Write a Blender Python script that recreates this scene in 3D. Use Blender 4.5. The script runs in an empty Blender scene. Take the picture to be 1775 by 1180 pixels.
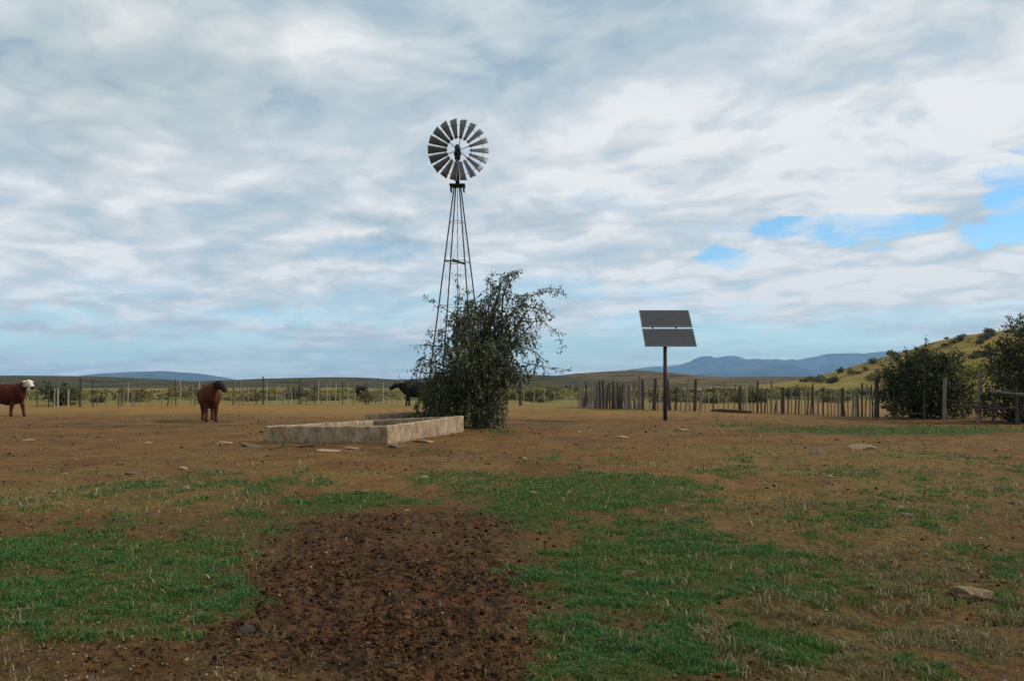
import bpy, bmesh, math, random
import numpy as np
from mathutils import Vector, Matrix

S = bpy.context.scene
COL = S.collection
R = math.radians
# ------------------------------------------------------------------ camera
F, CX, HY, H = 1400.0, 887.5, 655.0, 1.6          # focal in photo pixels, centre column, horizon row, eye height
cam = bpy.data.cameras.new('camera')
cam.sensor_width = 36.0
cam.lens = 36.0 * F / 1775.0
cam.shift_y = (HY - 590.0) / 1775.0
cam.clip_start, cam.clip_end = 0.1, 60000
camo = bpy.data.objects.new('camera', cam)
COL.objects.link(camo)
camo.location = (0, 0, H)
camo.rotation_euler = (R(90), 0, 0)
S.camera = camo

S.view_settings.view_transform = 'Standard'
S.view_settings.look = 'None'
S.view_settings.gamma = 1.0
S.view_settings.use_curve_mapping = False
S.view_settings.exposure = 0.0

# ------------------------------------------------------------------ sun
SUN_AZ, SUN_EL = 84.0, 36.0          # azimuth clockwise from +Y (the view direction)
sd = bpy.data.lights.new('sun', 'SUN')
sd.energy = 3.5
sd.angle = R(2.0)
sd.color = (1.0, 0.93, 0.83)
so = bpy.data.objects.new('sun', sd)
COL.objects.link(so)
to_sun = Vector((math.sin(R(SUN_AZ)) * math.cos(R(SUN_EL)), math.cos(R(SUN_AZ)) * math.cos(R(SUN_EL)), math.sin(R(SUN_EL))))
so.rotation_euler = to_sun.to_track_quat('Z', 'Y').to_euler()


# ------------------------------------------------------------------ node helper
class NT:
    def __init__(s, tree):
        s.t = tree
        s.n = tree.nodes
        s.l = tree.links

    def node(s, typ, ins=None, **props):
        n = s.n.new(typ)
        for k, v in props.items():
            setattr(n, k, v)
        for k, v in (ins or {}).items():
            s.put(n.inputs[k], v)
        return n

    def put(s, sock, v):
        if isinstance(v, bpy.types.NodeSocket):
            s.l.new(v, sock)
        elif isinstance(v, bpy.types.Node):
            s.l.new(v.outputs[0], sock)
        else:
            if sock.type == 'RGBA' and hasattr(v, '__len__') and len(v) == 3:
                v = tuple(v) + (1.0,)
            sock.default_value = v

    def m(s, op, a, b=0.0, c=0.0, clamp=False):
        n = s.n.new('ShaderNodeMath')
        n.operation = op
        n.use_clamp = clamp
        s.put(n.inputs[0], a)
        s.put(n.inputs[1], b)
        s.put(n.inputs[2], c)
        return n.outputs[0]

    def mix(s, f, a, b, blend='MIX'):
        n = s.n.new('ShaderNodeMix')
        n.data_type = 'RGBA'
        n.blend_type = blend
        s.put(n.inputs[0], f)
        s.put(n.inputs[6], a)
        s.put(n.inputs[7], b)
        return n.outputs[2]

    def noise(s, vec, scale, detail=4, rough=0.55, dist=0.0, color=False):
        n = s.n.new('ShaderNodeTexNoise')
        if vec is not None:
            s.put(n.inputs['Vector'], vec)
        n.inputs['Scale'].default_value = scale
        n.inputs['Detail'].default_value = detail
        n.inputs['Roughness'].default_value = rough
        n.inputs['Distortion'].default_value = dist
        return n.outputs[1 if color else 0]

    def smooth(s, x, lo, hi, a=0.0, b=1.0):
        n = s.n.new('ShaderNodeMapRange')
        n.interpolation_type = 'SMOOTHSTEP'
        s.put(n.inputs[0], x)
        n.inputs[1].default_value = lo
        n.inputs[2].default_value = hi
        n.inputs[3].default_value = a
        n.inputs[4].default_value = b
        return n.outputs[0]

    def ramp(s, f, stops):
        n = s.n.new('ShaderNodeValToRGB')
        s.put(n.inputs[0], f)
        e = n.color_ramp.elements
        while len(e) < len(stops):
            e.new(0.5)
        for el, (p, c) in zip(e, stops):
            el.position = p
            el.color = tuple(c) + (1.0,)
        return n.outputs[0]


def srgb(r, g, b):
    f = lambda v: (v / 255 / 12.92) if v / 255 <= 0.04045 else ((v / 255 + 0.055) / 1.055) ** 2.4
    return (f(r), f(g), f(b))


# ------------------------------------------------------------------ world: sky texture behind broken altocumulus
W = bpy.data.worlds.new('World')
S.world = W
W.use_nodes = True
W.node_tree.nodes.clear()
w = NT(W.node_tree)
sky = w.node('ShaderNodeTexSky', sky_type='NISHITA')
sky.sun_disc = False
sky.sun_elevation = R(SUN_EL)
sky.sun_rotation = R(SUN_AZ)
sky.altitude = 1100
sky.air_density = 1.0
sky.dust_density = 0.1
sky.ozone_density = 3.0
bg_blue = w.node('ShaderNodeBackground', {'Color': w.mix(1.0, sky.outputs[0], (0.80, 1.06, 1.06), 'MULTIPLY'), 'Strength': 0.15})
tc = w.node('ShaderNodeTexCoord')
sep = w.node('ShaderNodeSeparateXYZ', {0: tc.outputs['Generated']})
dx, dy, dz = sep.outputs
zc = w.m('ADD', w.m('MAXIMUM', dz, 0.0), 0.17)
plane = w.node('ShaderNodeCombineXYZ', {0: w.m('DIVIDE', dx, zc), 1: w.m('DIVIDE', dy, zc), 2: 0.0}).outputs[0]
wv = w.noise(plane, 1.6, 3, 0.5, 0.0, True)
pw = w.node('ShaderNodeVectorMath', {0: plane, 1: w.node('ShaderNodeVectorMath', {0: w.node('ShaderNodeVectorMath', {0: wv, 1: (0.5, 0.5, 0.5)}, operation='SUBTRACT').outputs[0], 1: (0.35, 0.35, 0.0)}, operation='MULTIPLY').outputs[0]}, operation='ADD').outputs[0]
def along(vec, deg, sx, loc):
    r_ = w.node('ShaderNodeMapping', {'Vector': vec, 'Rotation': (0, 0, R(deg))}).outputs[0]
    return w.node('ShaderNodeMapping', {'Vector': r_, 'Scale': (sx, 1.0, 1.0), 'Location': loc}).outputs[0]


mp = along(pw, 33, 0.5, (3.1, 1.7, 0))
big = w.noise(mp, 1.15, 3, 0.5, 0.2)
mid = w.noise(along(pw, 30, 0.75, (1.4, 6.2, 0)), 3.8, 4, 0.5, 0.0)
plane2 = along(pw, 25, 0.85, (7.3, 2.2, 0))
puff = w.node('ShaderNodeTexVoronoi', {'Vector': plane2, 'Scale': 5.0, 'Smoothness': 0.6, 'Randomness': 1.0}, feature='SMOOTH_F1').outputs['Distance']
billow = w.m('ABSOLUTE', w.m('SUBTRACT', w.noise(along(pw, 25, 1.0, (2.3, 9.2, 0)), 4.2, 3, 0.5, 0.0), 0.5))
fine = w.m('ADD', w.m('ADD', w.m('MULTIPLY', w.noise(plane2, 7.5, 6, 0.6, 0.0), 0.72), w.m('MULTIPLY', billow, 1.2)), w.m('MULTIPLY', w.m('SUBTRACT', 0.58, puff), 0.45))
# cloud directions as tangents u = x/y, v = z/y (valid ahead of the photo's viewpoint; elsewhere the mask fades out)
yy = w.m('MAXIMUM', dy, 0.05)
warp = w.noise(tc.outputs['Generated'], 9.0, 5, 0.6, 0.0, True)
ws = w.node('ShaderNodeSeparateXYZ', {0: warp})
warp2 = w.noise(tc.outputs['Generated'], 34.0, 4, 0.6, 0.0, True)
ws2 = w.node('ShaderNodeSeparateXYZ', {0: warp2})
u = w.m('ADD', w.m('DIVIDE', dx, yy), w.m('ADD', w.m('MULTIPLY', w.m('SUBTRACT', ws.outputs[0], 0.5), 0.11), w.m('MULTIPLY', w.m('SUBTRACT', ws2.outputs[0], 0.5), 0.07)))
v = w.m('ADD', w.m('DIVIDE', dz, yy), w.m('ADD', w.m('MULTIPLY', w.m('SUBTRACT', ws.outputs[1], 0.5), 0.045), w.m('MULTIPLY', w.m('SUBTRACT', ws2.outputs[1], 0.5), 0.035)))


def blob(px, py, rx, ry, soft=0.6, tilt=0.0):
    """an elliptical region of the sky given by the direction of its centre; 1 inside, 0 outside"""
    u0, v0 = (px - CX) / F, (HY - py) / F
    du, dv = w.m('SUBTRACT', u, u0), w.m('SUBTRACT', v, v0)
    if tilt:
        c, s_ = math.cos(R(tilt)), math.sin(R(tilt))
        du, dv = w.m('ADD', w.m('MULTIPLY', du, c), w.m('MULTIPLY', dv, s_)), w.m('SUBTRACT', w.m('MULTIPLY', dv, c), w.m('MULTIPLY', du, s_))
    a = w.m('POWER', w.m('DIVIDE', du, rx / F), 2.0)
    b = w.m('POWER', w.m('DIVIDE', dv, ry / F), 2.0)
    return w.smooth(w.m('ADD', a, b), 1.0 + soft, 1.0 - soft)


def total(items):
    t = None
    for it in items:
        amt = it[-1]
        x = w.m('MULTIPLY', blob(*it[:-1]), amt)
        t = x if t is None else w.m('MAXIMUM', t, x)
    return t


tone = w.m('ADD', w.m('ADD', w.m('MULTIPLY', big, 0.40), w.m('MULTIPLY', mid, 0.55)), w.m('MULTIPLY', fine, 0.56))      # about 0.68 on average
bright = total([(1580, 270, 300, 95, 0.9, 14, 0.10), (1150, 470, 260, 70, 0.9, 0, 0.09), (1420, 490, 420, 70, 0.9, 0, 0.10),
                (230, 330, 340, 60, 0.9, 5, 0.07), (1050, 205, 300, 30, 0.9, 20, 0.05), (200, 420, 260, 60, 0.9, 0, 0.06), (400, 600, 130, 14, 0.9, 0, 0.10), (560, 553, 60, 9, 0.7, 0, 0.14), (465, 555, 40, 9, 0.7, 0, 0.14), (900, 330, 300, 60, 0.9, 0, 0.05)])
dark = total([(170, 105, 290, 75, 0.9, -5, 0.15), (60, 200, 200, 70, 0.9, 0, 0.09), (330, 130, 120, 40, 0.9, 0, 0.12), (920, 80, 360, 70, 0.9, 16, 0.10), (1060, 115, 210, 20, 0.9, 20, 0.07),
              (950, 385, 100, 30, 0.9, 0, 0.18), (660, 430, 80, 22, 0.9, 0, 0.18), (1270, 215, 70, 14, 0.9, 0, 0.08), (1520, 240, 50, 16, 0.9, 0, 0.08), (70, 275, 110, 30, 0.9, -10, 0.14), (640, 380, 90, 14, 0.9, 0, 0.10), (1290, 330, 260, 26, 0.9, 4, 0.05), (480, 200, 160, 30, 0.9, 10, 0.05),
              (1560, 90, 160, 20, 0.9, 18, 0.06), (500, 455, 180, 14, 0.9, 0, 0.05), (600, 490, 160, 10, 0.9, 0, 0.05)])
tone = w.m('ADD', 0.0, w.m('SUBTRACT', w.m('ADD', tone, bright), dark))
cloud = w.ramp(tone, [(0.42, srgb(164, 185, 201)), (0.56, srgb(186, 202, 211)), (0.68, srgb(203, 214, 220)), (0.77, srgb(219, 225, 229)), (0.88, srgb(240, 242, 243))])
warm = total([(150, 130, 330, 170, 0.9, 0, 0.55)])
cloud = w.mix(warm, cloud, w.mix(1.0, cloud, (0.99, 0.975, 0.92), 'MULTIPLY'))
# thin places where the clear air shows faintly through, stronger low down
low = w.smooth(dz, 0.16, 0.01)
thin = w.m('MULTIPLY', w.smooth(w.noise(mp, 1.7, 6, 0.6, 0.6), 0.47, 0.68), w.m('ADD', 0.12, w.m('MULTIPLY', low, 0.55)))
pale = total([(640, 440, 130, 18, 0.9, 0, 0.30), (1130, 560, 120, 24, 0.9, 0, 0.5), (1600, 545, 160, 16, 0.9, 0, 0.35), (560, 625, 300, 20, 0.9, 0, 0.30), (1060, 350, 60, 16, 0.9, 0, 0.2), (120, 600, 260, 22, 0.9, 0, 0.65), (390, 595, 100, 18, 0.9, 0, 0.55), (1290, 590, 330, 34, 0.9, 0, 0.60), (980, 610, 130, 30, 0.9, 0, 0.60),
              (930, 505, 130, 25, 0.9, 0, 0.40), (520, 550, 190, 14, 0.9, 0, 0.55), (690, 520, 190, 16, 0.9, 0, 0.40), (100, 545, 120, 14, 0.9, 0, 0.45), (1150, 505, 60, 16, 0.9, 0, 0.3), (1240, 390, 60, 14, 0.9, 0, 0.2)])
clear = total([(1440, 397, 150, 26, 0.7, 3, 1.0), (1540, 383, 80, 18, 0.7, 0, 1.0), (1790, 335, 84, 72, 0.7, -8, 1.0), (1745, 396, 100, 20, 0.7, 4, 1.0), (1735, 290, 60, 16, 0.7, 8, 0.9), (1253, 446, 56, 21, 0.7, 6, 1.0), (1500, 440, 70, 8, 0.7, 4, 0.35)])
wisp = w.smooth(w.m('ADD', w.m('MULTIPLY', fine, 0.9), w.m('MULTIPLY', mid, 0.6)), 0.86, 0.55)
clear = w.m('MULTIPLY', w.smooth(w.m('ADD', clear, w.m('MULTIPLY', w.m('SUBTRACT', wisp, 0.5), 0.6)), 0.10, 1.10), w.m('ADD', 0.70, w.m('MULTIPLY', wisp, 0.28)))
hole = w.m('MAXIMUM', w.m('MAXIMUM', thin, pale), clear)
hole = w.m('MULTIPLY', hole, w.smooth(dy, 0.1, 0.3))
bg_cloud = w.node('ShaderNodeBackground', {'Color': cloud, 'Strength': 1.0})
mixs = w.node('ShaderNodeMixShader', {0: hole, 1: bg_cloud.outputs[0], 2: bg_blue.outputs[0]})
w.node('ShaderNodeOutputWorld', {0: mixs.outputs[0]})


# ------------------------------------------------------------------ helpers
def gxy(px, py):
    """the point of flat ground seen at a photo pixel"""
    d = F * H / (py - HY)
    return ((px - CX) / F * d, d)


def at(px, py, d):
    """the point at depth d seen at a photo pixel"""
    return Vector(((px - CX) / F * d, d, H + (HY - py) / F * d))


def tag(o, label=None, cat=None, group=None, kind=None):
    for k, val in (('label', label), ('category', cat), ('group', group), ('kind', kind)):
        if val:
            o[k] = val
    return o


def empty(name, loc=(0, 0, 0), rz=0.0):
    o = bpy.data.objects.new(name, None)
    o.empty_display_size = 0.2
    COL.objects.link(o)
    o.location = loc
    o.rotation_euler = (0, 0, rz)
    return o


def link_mesh(name, me, mat=None, parent=None):
    o = bpy.data.objects.new(name, me)
    COL.objects.link(o)
    if mat:
        me.materials.append(mat)
    if parent:
        o.parent = parent
    return o


def np_mesh(name, verts, faces, smooth=False):
    """faces: (n,k) array, all of the same size"""
    me = bpy.data.meshes.new(name)
    verts = np.asarray(verts, np.float32)
    faces = np.asarray(faces, np.int32)
    n, k = faces.shape
    me.vertices.add(len(verts))
    me.vertices.foreach_set('co', verts.ravel())
    me.loops.add(n * k)
    me.loops.foreach_set('vertex_index', faces.ravel())
    me.polygons.add(n)
    me.polygons.foreach_set('loop_start', np.arange(0, n * k, k, dtype=np.int32))
    me.update(calc_edges=True)
    if smooth:
        me.polygons.foreach_set('use_smooth', np.ones(n, bool))
    return me


class MB:
    def __init__(s):
        s.v, s.f = [], []

    def add(s, vs, fs):
        b = len(s.v)
        s.v += [tuple(p) for p in vs]
        s.f += [tuple(i + b for i in f) for f in fs]

    def tube(s, pts, rad, n=8, cap=True):
        pts = [Vector(p) for p in pts]
        if not hasattr(rad, '__len__'):
            rad = [rad] * len(pts)
        rings, prev = [], None
        for i, p in enumerate(pts):
            t = (pts[min(i + 1, len(pts) - 1)] - pts[max(i - 1, 0)])
            if t.length < 1e-9:
                t = Vector((0, 0, 1))
            t.normalize()
            if prev is None:
                a = Vector((1, 0, 0)) if abs(t.x) < 0.9 else Vector((0, 1, 0))
                prev = (a - t * a.dot(t)).normalized()
            else:
                prev = (prev - t * prev.dot(t)).normalized()
            b = t.cross(prev)
            r = rad[i]
            ra, rb = r if hasattr(r, '__len__') else (r, r)
            rings.append([p + prev * (ra * math.cos(2 * math.pi * k / n)) + b * (rb * math.sin(2 * math.pi * k / n)) for k in range(n)])
        vs = [q for ring in rings for q in ring]
        fs = []
        for i in range(len(rings) - 1):
            for k in range(n):
                fs.append((i * n + k, i * n + (k + 1) % n, (i + 1) * n + (k + 1) % n, (i + 1) * n + k))
        if cap:
            fs.append(tuple(range(n - 1, -1, -1)))
            m = (len(rings) - 1) * n
            fs.append(tuple(range(m, m + n)))
        s.add(vs, fs)
        return s

    def beam(s, a, b, wd, ht=None, up=(0, 0, 1)):
        """rectangular bar from a to b"""
        a, b = Vector(a), Vector(b)
        ht = ht or wd
        t = (b - a).normalized()
        up = Vector(up)
        if abs(t.dot(up)) > 0.95:
            up = Vector((1, 0, 0))
        x = t.cross(up).normalized()
        y = x.cross(t)
        vs = []
        for p in (a, b):
            for sx, sy in ((-1, -1), (1, -1), (1, 1), (-1, 1)):
                vs.append(p + x * (sx * wd / 2) + y * (sy * ht / 2))
        s.add(vs, [(3, 2, 1, 0), (4, 5, 6, 7), (0, 1, 5, 4), (1, 2, 6, 5), (2, 3, 7, 6), (3, 0, 4, 7)])
        return s

    def box(s, lo, hi):
        x0, y0, z0 = lo
        x1, y1, z1 = hi
        s.add([(x0, y0, z0), (x1, y0, z0), (x1, y1, z0), (x0, y1, z0), (x0, y0, z1), (x1, y0, z1), (x1, y1, z1), (x0, y1, z1)],
              [(3, 2, 1, 0), (4, 5, 6, 7), (0, 1, 5, 4), (1, 2, 6, 5), (2, 3, 7, 6), (3, 0, 4, 7)])
        return s

    def mesh(s, name, smooth=False):
        me = bpy.data.meshes.new(name)
        me.from_pydata(s.v, [], s.f)
        me.update()
        if smooth:
            me.polygons.foreach_set('use_smooth', [True] * len(me.polygons))
        return me

    def build(s, name, mat, parent=None, smooth=False, bevel=0.0):
        o = link_mesh(name, s.mesh(name, smooth), mat, parent)
        if bevel:
            b = o.modifiers.new('bevel', 'BEVEL')
            b.width = bevel
            b.segments = 2
        return o


# value noise on arrays, used for the lie of the land
_rng = np.random.default_rng(7)
_TAB = _rng.random((256, 256))


def vnoise(x, y):
    xi, yi = np.floor(x).astype(int), np.floor(y).astype(int)
    fx, fy = x - xi, y - yi
    fx, fy = fx * fx * (3 - 2 * fx), fy * fy * (3 - 2 * fy)
    g = lambda a, b: _TAB[a & 255, b & 255]
    return (g(xi, yi) * (1 - fx) + g(xi + 1, yi) * fx) * (1 - fy) + (g(xi, yi + 1) * (1 - fx) + g(xi + 1, yi + 1) * fx) * fy


def fbm(x, y, octaves=4, gain=0.5):
    t, a, n = 0.0, 1.0, 0.0
    for i in range(octaves):
        t = t + a * vnoise(x * 2 ** i + 17.3 * i, y * 2 ** i + 5.1 * i)
        n += a
        a *= gain
    return t / n


def sstep(x, lo, hi):
    t = np.clip((x - lo) / (hi - lo), 0, 1)
    return t * t * (3 - 2 * t)


# patches of ground cover: (photo column, photo row, half width, half height, strength) of each patch on the ground
GRASS = [(110, 955, 300, 36, .75), (300, 1035, 200, 48, 1), (60, 1035, 150, 56, 1), (370, 980, 90, 36, .55), (90, 1085, 170, 28, .6), (270, 1090, 120, 28, .5),
         (600, 868, 140, 18, .9), (450, 884, 110, 20, .55), (800, 825, 130, 12, .6), (1020, 858, 190, 34, 1.1), (900, 884, 70, 26, .8), (1110, 955, 210, 56, .85),
         (1000, 930, 100, 42, .6), (1240, 1000, 160, 60, .85), (1110, 1060, 180, 50, .75), (1060, 1145, 190, 55, .95), (1250, 1130, 250, 60, .7), (1500, 1070, 260, 60, .3),
         (1570, 1150, 240, 40, .4), (1560, 746, 260, 8, .95), (1270, 737, 90, 5, .5), (870, 750, 60, 5, .4), (250, 900, 200, 22, .40), (1420, 880, 260, 60, .35), (1350, 960, 200, 60, .45), (1650, 1000, 200, 80, .3), (1450, 1060, 420, 140, .38), (1300, 900, 300, 50, .36), (250, 960, 380, 90, .42), (330, 850, 260, 34, .55), (1480, 830, 420, 60, .36), (1620, 900, 300, 60, .36), (150, 880, 200, 30, .4), (1000, 850, 260, 40, .7), (1120, 980, 240, 90, .75), (200, 1000, 260, 70, .7), (1100, 1110, 240, 80, .75), (1030, 980, 330, 180, .5), (1180, 1110, 260, 110, .5), (760, 860, 120, 24, .4), (1000, 800, 200, 14, .3), (1330, 745, 80, 5, .4)]
STRAW = [(1500, 1080, 380, 130, .9), (1350, 980, 260, 80, .6), (200, 862, 330, 30, .8), (1350, 890, 280, 60, .6), (1620, 980, 260, 100, .65), (1400, 800, 380, 34, .55), (480, 830, 200, 22, .4), (60, 690, 140, 16, .4), (1600, 860, 250, 50, .6),
         (1000, 708, 260, 6, .5), (1200, 960, 100, 70, .3)]
DUNG_SHADE = [(680, 1030, 270, 130, 1.1), (640, 930, 180, 40, .9), (790, 930, 140, 52, .9), (620, 915, 120, 32, .8), (520, 1120, 230, 60, .7), (740, 1130, 210, 70, 1), (200, 1140, 220, 46, .42), (50, 1160, 170, 40, .35),
        (420, 1090, 70, 26, .9), (1010, 1100, 90, 60, .35), (560, 778, 130, 6, .5), (700, 735, 90, 16, .5), (400, 772, 50, 5, .5), (360, 731, 50, 3, .5), (830, 850, 50, 30, .5), (860, 745, 60, 12, .4)]  # patches by the walking cow and left of the tree paint in their shadows


BARE = [(670, 1030, 235, 100, 1), (730, 925, 130, 42, .9), (660, 1150, 250, 60, 1), (600, 925, 90, 28, .6)]


def cover(patches, x, y):
    yc = np.maximum(y, 0.4)
    px = CX + F * x / yc
    py = HY + F * H / yc
    # ragged edges: the patch is displaced by noise in metres before it is looked up
    out = np.zeros_like(x)
    for (cx, cy, rx, ry, s_) in patches:
        d = ((px - cx) / rx) ** 2 + ((py - cy) / ry) ** 2
        out = np.maximum(out, s_ * np.exp(-0.9 * d * d))
    return np.where(y > 0.4, out, 0.3)


def masks(x, y):
    n1 = fbm(x * 1.1, y * 0.8, 5, 0.6)
    n2 = fbm(x * 4.0 + 31, y * 2.6 + 9, 4, 0.6)
    nn = (n1 - 0.5) * 1.1 + (n2 - 0.5) * 0.9
    bare = cover(BARE, x, y)
    g = np.clip(sstep(cover(GRASS, x, y) - 0.75 * bare + nn * (0.95 + 0.5 * bare), 0.22, 0.86), 0, 1)
    s_ = np.clip(sstep(cover(STRAW, x, y) + nn * 0.7, 0.2, 0.75), 0, 1)
    d = np.clip(sstep(cover(DUNG_SHADE, x, y) + nn * 1.0, 0.15, 1.0), 0, 1)
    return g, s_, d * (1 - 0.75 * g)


def gz(x, y):
    x, y = np.asarray(x, float), np.asarray(y, float)
    near = np.exp(-np.hypot(x, y) / 60.0)
    return drop(y) * (y > 0) + near * ((fbm(x * 0.22, y * 0.22, 3) - 0.5) * 0.10 + (fbm(x * 1.3 + 9, y * 1.3, 3) - 0.5) * 0.07)


def drop(d):
    # beyond the fences the plain falls very gently away
    return -0.0058 * np.maximum(0.0, np.asarray(d, float) - 55.0)


def gz1(x, y):
    return float(gz(np.array([x]), np.array([y]))[0])


# ------------------------------------------------------------------ materials
def new_mat(name):
    m = bpy.data.materials.new(name)
    m.use_nodes = True
    m.node_tree.nodes.clear()
    t = NT(m.node_tree)
    b = t.node('ShaderNodeBsdfPrincipled')
    t.node('ShaderNodeOutputMaterial', {0: b.outputs[0]})
    return m, t, b


def rough_mat(name, c1, c2, scale=8.0, rough=0.85, metal=0.0, bump=0.0, spec=0.3, c3=None, scale3=2.0, lo3=0.55):
    m, t, b = new_mat(name)
    co = t.node('ShaderNodeTexCoord').outputs['Object']
    n = t.noise(co, scale, 6, 0.65)
    c = t.mix(t.smooth(n, 0.35, 0.65), c1, c2)
    if c3:
        c = t.mix(t.smooth(t.noise(co, scale3, 5, 0.65), lo3, lo3 + 0.1), c, c3)
    t.put(b.inputs['Base Color'], c)
    b.inputs['Roughness'].default_value = rough
    b.inputs['Metallic'].default_value = metal
    b.inputs['Specular IOR Level'].default_value = spec
    if bump:
        t.put(b.inputs['Normal'], t.node('ShaderNodeBump', {'Height': n, 'Strength': bump, 'Distance': 0.02}).outputs[0])
    return m


def leaf_mat(name, dark_c, light_c, tip_c=None, trans=0.25, rough=0.6):
    m, t, b = new_mat(name)
    r = t.node('ShaderNodeNewGeometry').outputs['Random Per Island']
    c = t.mix(r, dark_c, light_c)
    if tip_c:
        c = t.mix(t.smooth(r, 0.86, 0.9), c, tip_c)
    t.put(b.inputs['Base Color'], c)
    b.inputs['Roughness'].default_value = rough
    b.inputs['Specular IOR Level'].default_value = 0.12
    if trans:
        tr = t.node('ShaderNodeBsdfTranslucent', {'Color': c})
        mx = t.node('ShaderNodeMixShader', {0: trans, 1: b.outputs[0], 2: tr.outputs[0]})
        out = [n for n in t.n if n.type == 'OUTPUT_MATERIAL'][0]
        t.l.new(mx.outputs[0], out.inputs[0])
    return m


M = {}
# ground: soil, straw litter, dung, turf and painted cloud shade tints, mixed by the masks stored on the mesh
m, t, b = new_mat('ground')
pos = t.node('ShaderNodeTexCoord').outputs['Object']
att = lambda n: t.node('ShaderNodeAttribute', attribute_name=n).outputs['Fac']
n_big = t.noise(pos, 0.23, 5, 0.6)
n_mid = t.noise(pos, 1.6, 6, 0.65)
n_fine = t.noise(pos, 14.0, 6, 0.7)
n_grit = t.noise(pos, 60.0, 3, 0.6)
soil = t.mix(t.smooth(n_big, 0.38, 0.62), srgb(106, 78, 40), srgb(99, 79, 43))
soil = t.mix(t.smooth(n_mid, 0.42, 0.7), soil, srgb(86, 57, 27))
soil = t.mix(t.smooth(n_fine, 0.5, 0.72), soil, srgb(124, 97, 52))
soil = t.mix(t.smooth(n_fine, 0.44, 0.27), soil, srgb(60, 41, 21))
red = t.smooth(t.noise(pos, 0.35, 4, 0.6, 0.4), 0.55, 0.68)
soil = t.mix(t.m('MULTIPLY', red, 0.35), soil, srgb(112, 62, 28))
streak = t.noise(t.node('ShaderNodeMapping', {'Vector': pos, 'Scale': (0.8, 2.6, 1.0)}).outputs[0], 1.3, 5, 0.7)
soil = t.mix(t.m('MULTIPLY', t.smooth(streak, 0.55, 0.7), 0.75), soil, srgb(66, 47, 24))
soil = t.mix(t.m('MULTIPLY', att('cloud_shade'), 0.85), soil, t.mix(t.smooth(n_fine, 0.36, 0.62), srgb(48, 36, 20), t.mix(t.smooth(n_mid, 0.4, 0.6), srgb(84, 62, 34), srgb(80, 70, 36))))  # cloud shade over the near ground, painted into the soil colour
blotch = t.smooth(t.noise(pos, 0.55, 6, 0.7, 0.6), 0.46, 0.60)
soil = t.mix(t.m('MULTIPLY', blotch, 0.65), soil, t.mix(t.smooth(n_fine, 0.36, 0.6), srgb(58, 38, 20), srgb(92, 62, 30)))
far = att('far')
soil = t.mix(far, soil, t.mix(t.smooth(n_mid, 0.4, 0.6), srgb(130, 98, 52), srgb(112, 90, 46)))
plain = att('plain')
soil = t.mix(plain, soil, t.mix(t.smooth(t.noise(pos, 0.06, 6, 0.65), 0.40, 0.60), srgb(118, 102, 54), srgb(100, 98, 46)))
straw = t.mix(t.smooth(n_fine, 0.38, 0.62), srgb(84, 72, 30), srgb(124, 106, 52))
c = t.mix(t.m('MULTIPLY', att('straw'), t.m('SUBTRACT', 0.6, t.m('MULTIPLY', att('cloud_shade'), 0.42))), soil, straw)
dung = t.mix(t.smooth(n_fine, 0.40, 0.62), srgb(40, 28, 18), srgb(84, 58, 34))  # churned dung; its dark tones also carry the foreground's cloud shade
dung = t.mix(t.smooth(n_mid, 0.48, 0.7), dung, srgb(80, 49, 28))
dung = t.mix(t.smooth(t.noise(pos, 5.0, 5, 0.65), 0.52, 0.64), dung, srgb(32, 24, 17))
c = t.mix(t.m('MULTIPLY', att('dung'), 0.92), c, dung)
turf = t.mix(t.smooth(n_fine, 0.4, 0.6), srgb(42, 56, 20), srgb(66, 72, 28))
c = t.mix(t.m('MULTIPLY', att('grass'), 0.8), c, turf)
# litter flecks
vor = t.node('ShaderNodeTexVoronoi', {'Vector': pos, 'Scale': 26.0, 'Randomness': 1.0})
fleck = t.m('MULTIPLY', t.smooth(vor.outputs['Distance'], 0.22, 0.12), t.smooth(t.noise(pos, 3.0, 4, 0.6), 0.52, 0.66))
c = t.mix(t.m('MULTIPLY', fleck, 0.4), c, srgb(138, 116, 78))
t.put(b.inputs['Base Color'], c)
b.inputs['Roughness'].default_value = 0.95
b.inputs['Specular IOR Level'].default_value = 0.12
hgt = t.m('ADD', t.m('MULTIPLY', n_fine, 0.7), t.m('MULTIPLY', n_grit, 0.3))
t.put(b.inputs['Normal'], t.node('ShaderNodeBump', {'Height': hgt, 'Strength': 0.9, 'Distance': 0.05}).outputs[0])
M['ground'] = m

M['steel'] = rough_mat('weathered_steel', (0.07, 0.07, 0.072), (0.12, 0.115, 0.11), 14, 0.55, 0.6)
M['blade'] = rough_mat('galvanised_blade', (0.13, 0.13, 0.132), (0.20, 0.197, 0.19), 6, 0.6, 0.3, c3=(0.14, 0.11, 0.085), scale3=3.0, lo3=0.62)
M['dark_steel'] = rough_mat('dark_greasy_steel', (0.018, 0.018, 0.02), (0.04, 0.038, 0.035), 10, 0.55, 0.5)
M['bark'] = rough_mat('bark', (0.035, 0.028, 0.022), (0.09, 0.072, 0.055), 16, 0.95, bump=0.6)
M['tree_leaf'] = leaf_mat('tree_leaf', (0.024, 0.034, 0.018), (0.125, 0.142, 0.072), (0.24, 0.22, 0.12), 0.30)
M['bush_leaf'] = leaf_mat('bush_leaf', (0.012, 0.018, 0.009), (0.060, 0.072, 0.030), (0.15, 0.145, 0.06), 0.2)
M['thorn_leaf'] = leaf_mat('thorn_leaf', (0.15, 0.16, 0.03), (0.36, 0.33, 0.08), (0.46, 0.38, 0.14), 0.35)
M['scrub_leaf'] = leaf_mat('scrub_leaf', (0.075, 0.080, 0.026), (0.23, 0.205, 0.07), (0.32, 0.26, 0.12), 0.25)
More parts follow.
